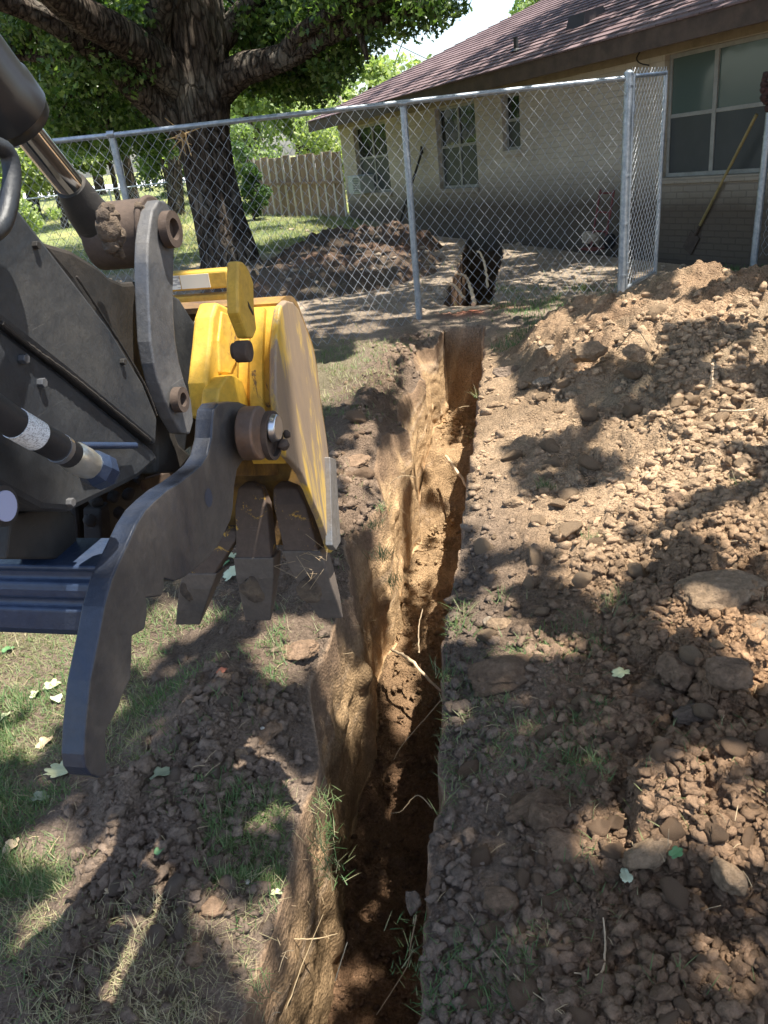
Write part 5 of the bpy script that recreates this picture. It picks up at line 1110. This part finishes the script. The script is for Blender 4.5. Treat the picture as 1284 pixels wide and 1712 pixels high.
def cat_mesh(name, lst, m, label, cat):
    V = []; T = []; Q = []; A = []; n = 0
    for v, (q_, t_), a in lst: V.append(v); Q.append(q_+n); T.append(t_+n); A.append(a); n += len(v)
    o = mesh_np(name, np.concatenate(V), [np.concatenate(Q), np.concatenate(T)], m, None, False, {'rnd': np.concatenate(A)}); tag(o, label, cat, None, 'stuff'); print(name, n)
G_ = []
def field(n, x0, x1, y0, y1, dens, ln, wd, tone=(.0, 1.0), scale_d=.10, pw=1.0, lean=.7, clump=3.0, off=0.0):
    X, Y = sample_px(n, x0, x1, y0, y1, pw); s_, n_ = sn(X, Y)
    k = sstep(fbm(X*clump, Y*clump, seed=91), off-.18, off+.15); ok = (rq.uniform(0, 1, n) < dens*k) & ((n_ < nLt(s_)-.01) | (n_ > nR(s_)+.0) | (depth(s_) < .05)) & (np.maximum(pm(X, Y), pb(X, Y)) < .03)
    X, Y = X[ok], Y[ok]; Z = Hall(X, Y)-.003; d_ = np.hypot(X, Y); m = len(X)
    to = np.clip(tone[0]+(tone[1]-tone[0])*(.5*rq.uniform(0, 1, m)+.5*(fbm(X*1.7, Y*1.7, seed=95)+.5)), 0, 1)
    G_.append(blades(X, Y, Z, ln*rq.uniform(.5, 1.4, m)*(1+scale_d*d_), wd*rq.uniform(.6, 1.3, m)*(1+.35*d_), to, lean))
field(38000, -60, 480, 1020, 1500, .8, .029, .0014, (.0, .72), .1, .9)
field(9000, -60, 250, 1020, 1280, .75, .026, .0013, (.25, 1.0), .1, 1, .95, 3, -.5)
field(15000, -60, 330, 1250, 1800, .5, .025, .0013, (.1, 1.), .1, .9, .9)
field(14000, -60, 500, 1000, 1750, .5, .040, .0009, (.65, 1.), .1, 1, 1.25)      # dry straw lying flat
field(7000, 480, 700, 570, 700, .6, .024, .0013, (.15, 1), .12, 1, .7, 2.5, 0)
field(5000, 520, 760, 540, 1100, .25, .035, .0014, (.3, 1), .1, 1, .9)
field(6500, 730, 1020, 1040, 1340, .4, .030, .0014, (.0, .9), .1, 1, .9, 5, .02)
field(3500, 700, 900, 1340, 1700, .35, .034, .0014, (.0, .8), .1, 1, .8, 5)
field(4200, 850, 1284, 1000, 1700, .16, .032, .0014, (.0, .9), .1, 1, .8, 6, .05)
field(4500, 820, 1040, 480, 590, .8, .035, .0014, (.0, .6), .12, 1, .7, 2, -.1)
field(2500, 1180, 1284, 440, 520, .9, .035, .0014, (.0, .5), .12, 1, .6, 2, -.1)
field(4500, 400, 1100, 400, 600, .18, .03, .0014, (.2, 1), .12)
field(22000, 290, 600, 322, 420, .9, .035, .0016, (.2, .95), .07, 1.2, .6, .8, -.25)
field(9000, -20, 330, 300, 460, .8, .035, .0016, (.1, .9), .07, 1, .6, .8, -.2)
# tufts on the trench lips and hanging over them
def tufts(lst):
    for (q, n, ln, hang) in lst:
        P = surf(q); X = P[0]+rq.normal(0, .022, n); Y = P[1]+rq.normal(0, .03, n); s_, nn_ = sn(X, Y)
        G_.append(blades(X, Y, np.full(n, P[2]-.005-hang), ln*.8*rq.uniform(.5, 1.3, n), np.full(n, .0014)*(1+.3*P[1]), rq.uniform(0, .8, n), .75))
tufts([((628, 880), 60, .07, 0), ((640, 930), 90, .08, 0), ((655, 965), 60, .07, .03), ((535, 1335), 60, .055, .02), ((540, 1375), 80, .055, .05), ((548, 1420), 60, .05, .08), ((445, 1500), 40, .06, 0), ((640, 850), 30, .06, 0), ((665, 1580), 8, .05, 0), ((690, 1600), 60, .035, .03), ((700, 1545), 30, .03, 0), ((775, 1020), 40, .07, 0), ((762, 1050), 40, .07, 0), ((742, 1130), 50, .06, 0), ((800, 640), 40, .10, .1), ((795, 655), 50, .12, .35), ((910, 815), 60, .08, 0), ((990, 905), 40, .07, 0), ((1030, 1010), 60, .07, 0), ((1240, 810), 20, .08, 0), ((410, 1530), 40, .05, 0), ((400, 1610), 40, .05, 0), ((430, 1660), 40, .045, 0), ((840, 1000), 25, .07, 0), ((700, 1000), 0, .1, 0), ((950, 1260), 50, .05, 0), ((885, 1270), 40, .04, 0), ((920, 1560), 50, .035, 0), ((1010, 500), 60, .10, 0), ((930, 500), 60, .12, 0), ((975, 485), 50, .12, 0)])
cat_mesh('grass', G_, M_grass, 'short green and straw coloured grass growing in patches on the ground', 'grass')
# ------------------------------------------------------------------ fallen leaves
def leafmat(name, c): 
    m, t, b = mat(name, c, .55); v = tc(t, 'Object', (1, 1, 1)); cc = ramp(t, ntex(t, v, 30, 5), [(.35, tuple(x*.8 for x in c)), (.65, c)]); t.links.new(cc, b.inputs['Base Color']); return m
ML = {'pale': leafmat('pale_green_leaf', (.42, .44, .25)), 'green': leafmat('green_leaf', (.10, .22, .08)), 'dark': leafmat('dull_leaf', (.20, .22, .13)), 'red': leafmat('red_brown_leaf', (.38, .12, .06)), 'tan': leafmat('tan_leaf', (.45, .34, .2)), 'white': leafmat('whitish_leaf', (.50, .54, .36))}
def fleaf(q, size, rot, m, label, curl=.2, seed=0, lobes=5, lift=.012):
    rr = np.random.default_rng(seed+50); n = 60; th = np.linspace(0, 2*math.pi, n, endpoint=False); rad_ = .62+.30*np.abs(np.cos(th*lobes/2))**.8+.05*rr.normal(size=n).cumsum()*.05+.04*np.sin(th*17)
    x = np.cos(th)*rad_*1.15; y = np.sin(th)*rad_*.8; k = 5; V = [(0, 0, 0)]
    for j in range(1, k+1):
        f_ = j/k
        for a_, b_ in zip(x, y): V.append((a_*f_, b_*f_, curl*(abs(b_*f_)**1.5)+.08*math.sin(a_*f_*5+seed)*f_-.25*curl*(a_*f_)**2+.02*math.sin(b_*f_*13)))
    V = np.array(V)*size*.5; F3 = np.array([[0, 1+i, 1+(i+1) % n] for i in range(n)]); F4 = np.array([[1+j*n+i, 1+(j+1)*n+i, 1+(j+1)*n+(i+1) % n, 1+j*n+(i+1) % n] for j in range(k-1) for i in range(n)])
    o = mesh_np('fallen_leaf', V, [F3, F4], m, None, True); P = surf(q); o.location = (P[0], P[1], P[2]+lift); o.rotation_euler = (rr.uniform(-.25, .25), rr.uniform(-.25, .25), rot)
    sdf = o.modifiers.new('thickness', 'SOLIDIFY'); sdf.thickness = .0006
    tag(o, label, 'leaf', 'fallen leaves'); return o
FL = [((106, 1292), .105, .3, 'pale', 'large pale green lobed leaf on the grass right under the thumb tip', 9), ((76, 1246), .06, 1.0, 'tan', 'pale tan leaf just above the large lobed leaf', 5), ((68, 1338), .055, .1, 'dark', 'dull green leaf half hidden in grass below the large lobed leaf', 6),
      ((272, 1300), .06, .2, 'dark', 'grey green leaf lying flat in shade right of the thumb tip, upper one', 6), ((268, 1322), .055, 1.3, 'dark', 'grey green leaf overlapping the one above it right of the thumb tip', 5), ((88, 1150), .06, .5, 'pale', 'pale curled leaf in the sunny grass above the tan leaf', 6), ((96, 1172), .05, 2.2, 'white', 'whitish folded leaf touching the pale curled leaf in sunny grass', 4), ((60, 1165), .04, 1.2, 'pale', 'small pale leaf left of the whitish folded leaf', 5),
      ((8, 1202), .045, .8, 'pale', 'pale leaf at the left edge level with the thumb tip', 5), ((392, 962), .10, .4, 'white', 'bright whitish leaf seen between the bucket teeth', 5), ((372, 948), .09, 1.4, 'green', 'green leaf behind the bright one between the bucket teeth', 7), ((385, 935), .08, 2.4, 'pale', 'pale leaf uppermost in the cluster between the bucket teeth', 6),
      ((372, 1126), .035, .6, 'red', 'red brown leaf in the shaded grass below the teeth', 4), ((195, 1492), .05, .2, 'tan', 'tan lobed leaf at the lower left', 7), ((268, 1428), .028, .9, 'green', 'dark green round leaf at the lower left', 3), ((136, 1550), .04, .4, 'dark', 'dull starry leaf near the small sun spot at the lower left', 7),
      ((1046, 1470), .040, 1.5, 'white', 'whitish torn leaf chip in the lower right soil', 3), ((1130, 1432), .035, .4, 'green', 'bright green leaf fragment in the lower right sun patch', 5), ((345, 1180), .05, .3, 'tan', 'olive tan leaf on shaded ground below the teeth', 4), ((462, 1498), .03, .1, 'pale', 'pale green blade like leaf sticking out over the trench', 2),
      ((1038, 1130), .06, .4, 'pale', 'pale crumpled leaf behind the long loaf clod', 6), ((20, 1420), .05, .9, 'tan', 'curled straw leaf at the left edge in the lower grass', 5), ((15, 1090), .05, .9, 'green', 'green leaf at the left edge just under the blue channel', 5)]
for i, (q, s_, rot, mk, lb, lo) in enumerate(FL): fleaf(q, s_, rot, ML[mk], lb, .25+.12*(i % 4), i, lo)
# pale pebbles
for q, lb in (((455, 1228), 'tiny pale stone fleck on the oval flat clod, right one'), ((440, 1222), 'tiny pale stone fleck on the oval flat clod, left one'), ((415, 1480), 'small whitish stone left of the trench near the orange clod'), ((1103, 730), 'small white stone on the shaded flank of the spoil')):
    P = surf(q); blob('pebble', (P[0], P[1], P[2]+.012), .008 if q[1] > 1000 else .018, lb, 'stone', M_clod, np.array([.62, .56, .46]), int(q[0]), (1, .8, .6), 3)
# ------------------------------------------------------------------ roots, sticks, straw
M_root = noisy('pale_root', (.42, .30, .18), (.60, .46, .30), 30, .8, 0, .002, 80); M_dryst = noisy('dry_stem', (.28, .20, .11), (.45, .34, .20), 30, .8)
def stick(name, pts, rad, label, m=M_root, cat='root', n=24):
    P = smooth_path(pts, n); P = P+.3*np.interp(np.linspace(0, 1, n), np.linspace(0, 1, len(rad)), rad)[:, None]*R.normal(size=(n, 3)); mb = MB(); mb.tube(P, np.interp(np.linspace(0, 1, n), np.linspace(0, 1, len(rad)), rad), 8)
    return tag(mb.build(name, m, None, True), label, cat)
S_ = lambda x, y, up=.0: G(x, y, up)
stick('root', [S_(793, 508, .05), S_(786, 480, .12), O(778, 462, 8.2), O(764, 458, 8.1)], [.022, .018, .014, .008], 'pale forked root standing in the far trench behind the fence, bent top one')
stick('root', [O(776, 500, 8.0), O(766, 484, 8.0), O(754, 474, 8.0), O(740, 472, 7.9)], [.018, .015, .012, .006], 'pale root branching to the left in the far trench behind the fence')
stick('root', [O(815, 480, 8.6), O(812, 450, 8.7), O(804, 425, 8.8), O(797, 420, 8.8)], [.016, .014, .012, .008], 'thin pale root rising against the dark far trench')
stick('root', [S_(735, 522, .06), S_(780, 517, .07), S_(826, 511, .06)], [.016, .018, .010], 'pale root lying across the ground just in front of the far trench')
stick('root', [S_(1205, 686, .35), S_(1235, 687, .37), S_(1262, 684, .36)], [.006, .005, .003], 'short pale root lying on the right flank of the tall heap')
def tr(s, n, z): x, y = xy(s, n); return np.array([x, y, z])
stick('root', [tr(3.05, -.36, -.62), tr(2.95, -.26, -.60), tr(2.82, -.12, -.66), tr(2.80, -.02, -.70)], [.006, .008, .006, .003], 'thicker brown root crossing the trench below the sunlit wall')
stick('root', [tr(3.0, -.22, -.60), tr(3.05, -.22, -.50), tr(3.1, -.2, -.42)], [.004, .003, .002], 'thin root standing up from the thicker brown root in the trench')
stick('root', [tr(5.2, -.25, -.5), tr(4.9, -.12, -.55), tr(4.75, -.04, -.62)], [.012, .010, .006], 'root lying on the ledge in the far half of the trench')
rl = [((3.9, -.44, -.12), (3.92, -.30, -.10), 'thin root poking from the upper left wall below the grass tuft'), ((2.35, -.02, -.30), (2.1, -.2, -.40), 'hair thin root slanting across the dark middle of the trench'), ((1.75, -.02, -.25), (1.75, -.15, -.28), 'short root poking from the right wall in the dark part'), ((1.25, -.40, -.20), (1.3, -.22, -.22), 'fine root poking right from the lower left wall'), ((1.1, -.38, -.35), (1.3, -.25, -.15), 'straight root slanting up from the lower left wall'), ((1.35, -.02, -.2), (1.2, -.12, -.38), 'fine root dangling from the right wall near the bottom')]
for a, b_, lb in rl: a = tr(*a); b_ = tr(*b_); stick('root', [a, a*.7+b_*.3+R.normal(0, .018, 3), a*.35+b_*.65+R.normal(0, .02, 3), b_], [.0022, .0016, .0008], lb, M_dryst)
# frayed straw knot on the lower left wall
mb = MB(); c_ = tr(1.28, -.385, -.12)
for i in range(46): e = c_+np.array([R.normal(.02, .02), R.normal(0, .03), R.normal(-.01, .03)]); mb.tube([c_+R.normal(0, .008, 3), (c_+e)/2+R.normal(0, .006, 3), e], .0008, 4, False)
tag(mb.build('root_tuft', M_root), 'frayed pale tuft of roots on the sunlit lower left trench wall', 'root')
stick('twig', [surf((1008, 1540))+[0, 0, .01], surf((1012, 1590))+[0, 0, .02], surf((1003, 1634))+[0, 0, .012], surf((960, 1632))+[0, 0, .01]], [.0015, .0022, .0025, .0012], 'pale bent twig lying on soil in the lower right', M_root, 'twig')
stick('twig', [surf((820, 1590))+[0, 0, .01], surf((880, 1655))+[0, 0, .012], surf((940, 1700))+[0, 0, .01]], [.001, .0014, .001], 'long thin twig running to the bottom edge right of the trench', M_dryst, 'twig')
stick('twig', [surf((1030, 600))+[0, 0, .05], surf((1060, 588))+[0, 0, .12], surf((1085, 592))+[0, 0, .04]], [.003, .003, .002], 'arched thin twig on the left flank of the tall heap', M_dryst, 'twig')
stick('twig', [surf((1188, 655))+[0, 0, .02], surf((1187, 655))+[0, 0, .14]], [.008, .006], 'short upright tan stub on the tall heap', M_root, 'twig')
stick('twig', [surf((560, 1640)), surf((585, 1600))+[0, 0, .05]], [.001, .001], 'thin straw near the bottom of the trench', M_dryst, 'twig')
mb = MB()
for i in range(55):
    s_ = rq.uniform(.9, 6.4); w_ = rq.uniform(.05, .6); dp = float(depth(s_)); n_ = float(nLb(s_)+(nLt(s_)-nLb(s_))*(1-w_)**3)+.004; a = tr(s_, n_, -w_*dp); k_ = 1+.25*s_
    b_ = a+np.array([rq.normal(.012, .008), rq.normal(0, .01), rq.normal(-.012, .01)])*k_; c_ = b_+np.array([rq.normal(.006, .008), rq.normal(0, .01), -rq.uniform(.005, .03)])*k_; mb.tube([a, b_, c_], [.0006*k_, .0005*k_, .0003*k_], 4, False)
tag(mb.build('fine_roots', M_dryst), 'fine hair roots hanging from the left trench wall', 'roots', None, 'stuff')
mb = MB()
for i in range(170):
    x, y = (rq.uniform(0, 480), rq.uniform(1100, 1700)) if i < 90 else (rq.uniform(740, 1284), rq.uniform(560, 1700))
    P = surf((x, y), 4); a = rq.uniform(0, 6.28); l_ = rq.uniform(.01, .035)*(1+.35*P[1]); d_ = np.array([math.cos(a), math.sin(a), rq.uniform(-.1, .35)]); mb.tube([P+[0, 0, .004], P+d_*l_*.5+[0, 0, .008], P+d_*l_+[0, 0, .003]], .0006*(1+.3*P[1]), 4, False)
tag(mb.build('dry_stems', M_dryst), 'scattered dry straw stems lying on the soil', 'straw', None, 'stuff')
# ------------------------------------------------------------------ the shade trees above the camera: their crowns make the dapple on the ground
LIT = [  # photo pixels (centre x, y, half-width, half-height): gaps in the crowns let the sun through here
 (90, 1075, 170, 50), (40, 1140, 120, 55), (190, 1060, 60, 40), (300, 1035, 50, 22), (120, 1180, 70, 25), (30, 1240, 50, 20), (75, 1420, 40, 26),
 (504, 1075, 66, 34), (566, 1137, 28, 30), (587, 1195, 9, 22), (465, 1120, 30, 10),
 (712, 650, 34, 82), (724, 745, 24, 70), (759, 800, 34, 48), (780, 563, 14, 22), (682, 763, 18, 30), (651, 791, 26, 16), (668, 818, 16, 20), (694, 886, 6, 46), (702, 956, 8, 60), (640, 852, 14, 36), (610, 835, 34, 20), (600, 868, 26, 12), (742, 938, 20, 30), (724, 879, 18, 12), (640, 938, 14, 46), (648, 1026, 17, 95), (736, 1026, 9, 30),
 (656, 1137, 14, 30), (700, 1137, 26, 10), (690, 1205, 32, 40), (600, 765, 26, 12), (585, 800, 20, 10), (610, 720, 14, 8),
 (640, 590, 40, 16), (600, 625, 70, 22), (560, 660, 30, 12), (520, 1385, 9, 58), (537, 1478, 21, 40), (475, 1520, 27, 48), (554, 1580, 19, 22), (504, 1666, 58, 20), (537, 1634, 38, 12), (412, 1562, 14, 26), (450, 1640, 20, 20), (165, 1562, 24, 20), (355, 1530, 14, 14),
 (944, 590, 60, 32), (1090, 545, 80, 26), (1060, 600, 40, 12), (1130, 475, 60, 16), (1240, 540, 60, 18), (1275, 600, 30, 12), (1200, 620, 30, 10), (899, 704, 62, 36), (830, 690, 30, 60), (815, 800, 30, 90), (850, 880, 50, 40), (944, 880, 110, 32), (1050, 850, 70, 26), (1050, 745, 55, 26), (1120, 780, 80, 24), (1210, 715, 90, 44), (1180, 800, 60, 22), (990, 965, 42, 42), (1050, 930, 60, 20), (860, 960, 22, 12), (1205, 950, 60, 34), (1270, 880, 20, 20),
 (812, 1045, 52, 30), (885, 1088, 46, 12), (1245, 1120, 46, 46), (1142, 1070, 50, 20), (1090, 1405, 92, 44), (1215, 1440, 44, 50), (1170, 1325, 28, 14), (1200, 1565, 66, 52), (1000, 1440, 24, 12), (760, 1360, 0, 0),
 (800, 590, 12, 26), (820, 640, 12, 40)]
LITA = np.array(LIT, float); 
kT = float(OFF@Tn); kS = float(OFF@Td)
def hit(X, Y):
    """follow the sun's line from the z=.06 plane to the ground, the heap or the trench wall and floor"""
    z = np.full(len(X), .06); x, y = X.copy(), Y.copy()
    for _ in range(4):
        z = .4*z+.6*np.maximum(H0(x, y), H0(x, y)+np.maximum(pm(x, y), pb(x, y))); x = X+OFF[0]*(z-.06); y = Y+OFF[1]*(z-.06)
    s_, n_ = sn(X, Y); dp = depth(s_); inn = (n_ > nLt(s_)) & (n_ < nR(s_)) & (dp > .3)
    drop = np.minimum((n_-nLt(s_))/kT, dp+.06); z = np.where(inn, .06-drop, z); x = np.where(inn, X-OFF[0]*drop, x); y = np.where(inn, Y-OFF[1]*drop, y)
    return x, y, z
def lit_at(X, Y):
    x, y, z = hit(X, Y); px_, py_ = proj(np.stack([x, y, z], -1)); wob = fbm(px_/30, py_/30, 3)*.5
    pad = 58/np.maximum(np.sqrt(x*x+y*y+(z-CH)**2), 1.2)
    d_ = np.min([np.hypot((px_-a)/(c+pad), (py_-b)/(e+pad*.75)) for a, b, c, e in LITA if c > 0], 0)+wob
    far_ = sstep(Y, 5.9, 6.8); nz = fbm(X*1.1, Y*2.6, seed=201); nz2 = fbm(X*3.5, Y*7, seed=203)
    return np.where((rq.uniform(0, 1, len(X)) < far_) & (py_ < 560), (nz+.5*nz2 > .11)*1.0, (d_ < 1)*1.0)
# spots of the machine that stand in the sun
SP = [(M((330, 470), -.6), .09), (M((370, 560), -.62), .10), (M((445, 560), -.55), .09), (M((500, 560), -.48), .10), (M((520, 690), -.47), .09), (M((545, 790), -.47), .06), (M((250, 480), -.54), .06), (M((60, 440), -.54), .10), (M((130, 520), -.54), .08), (M((90, 270), -.63), .09), (M((380, 640), -.64), .05), (M((262, 388), -.6), .06), (M((440, 700), -.57), .04)]
def shade(n, x0, x1, y0, y1, zlo, zhi, sz, name, trunkpts, label, far=False, rate=1.0):
    X = rq.uniform(x0, x1, n); Y = rq.uniform(y0, y1, n); keep = lit_at(X, Y) < .5
    if far: keep &= rq.uniform(0, 1, n) < rate
    X, Y = X[keep], Y[keep]; n = len(X); H_ = rq.uniform(zlo, zhi, n); P = np.stack([X+OFF[0]*H_, Y+OFF[1]*H_, H_+.06], -1)
    ok = P[:, 2] > CH+.24*np.hypot(P[:, 0], P[:, 1])
    for c_, r_ in SP:
        v = P-c_; al = v@SUND; dd_ = np.linalg.norm(v-al[:, None]*SUND, axis=1); ok &= ~((dd_ < r_+sz*.35) & (al > 0))
    P = P[ok]; V, F_ = leaf_quads(P, sz*rq.uniform(.6, 1.2, len(P)), .7, .2, rq)
    t = empty('tree', trunkpts[0][0], label=label, cat='tree'); mesh_np('crown', V, F_, M_oakleaf, t, False, {'rnd': np.repeat(rq.uniform(0, 1, len(P)), 4)})
    pr = []
    for i, (*pts,) in enumerate(trunkpts[0][1:]): pr.append(bark_tube(pts[0], pts[1], 30, 14, 500+i, .1))
    V, F_ = merge(pr); mesh_np('trunk', V, F_, M_bark, t, True); print('shade leaves', len(P))
shade(100000, -2.6, 3.6, -.4, 6.6, 4.0, 6.2, .115, 'a', [((6.5, -3.5, 0), ([(6.5, -3.5, -.2), (6.4, -3.3, 2), (6.0, -2.8, 4), (5.6, -2.2, 6.5)], [.42, .34, .28, .15]), ([(6.2, -3, 3.4), (5.2, -1.6, 4.8), (4.0, -.3, 5.4), (2.0, .6, 5.7)], [.18, .13, .09, .04]), ([(6.0, -2.8, 4), (6.0, -.5, 5.2), (5.2, 2, 5.9), (4.2, 4.2, 6.2)], [.2, .15, .1, .05]))], 'shade tree to the right of the camera whose leaves dapple the trench')
shade(42000, -5.0, 8.5, 6.3, 15.5, 6.6, 9.0, .22, 'b', [((13, 6, 0), ([(13, 6, -.2), (12.9, 6.1, 3), (12.5, 6.5, 6), (12, 7, 9)], [.45, .38, .3, .15]), ([(12.7, 6.3, 5), (10.5, 6.5, 7.2), (8, 7.4, 8.1), (5.5, 8.6, 8.6)], [.2, .15, .1, .05]))], 'tall shade tree beyond the right edge whose leaves dapple the roof and the yard', True, .9)
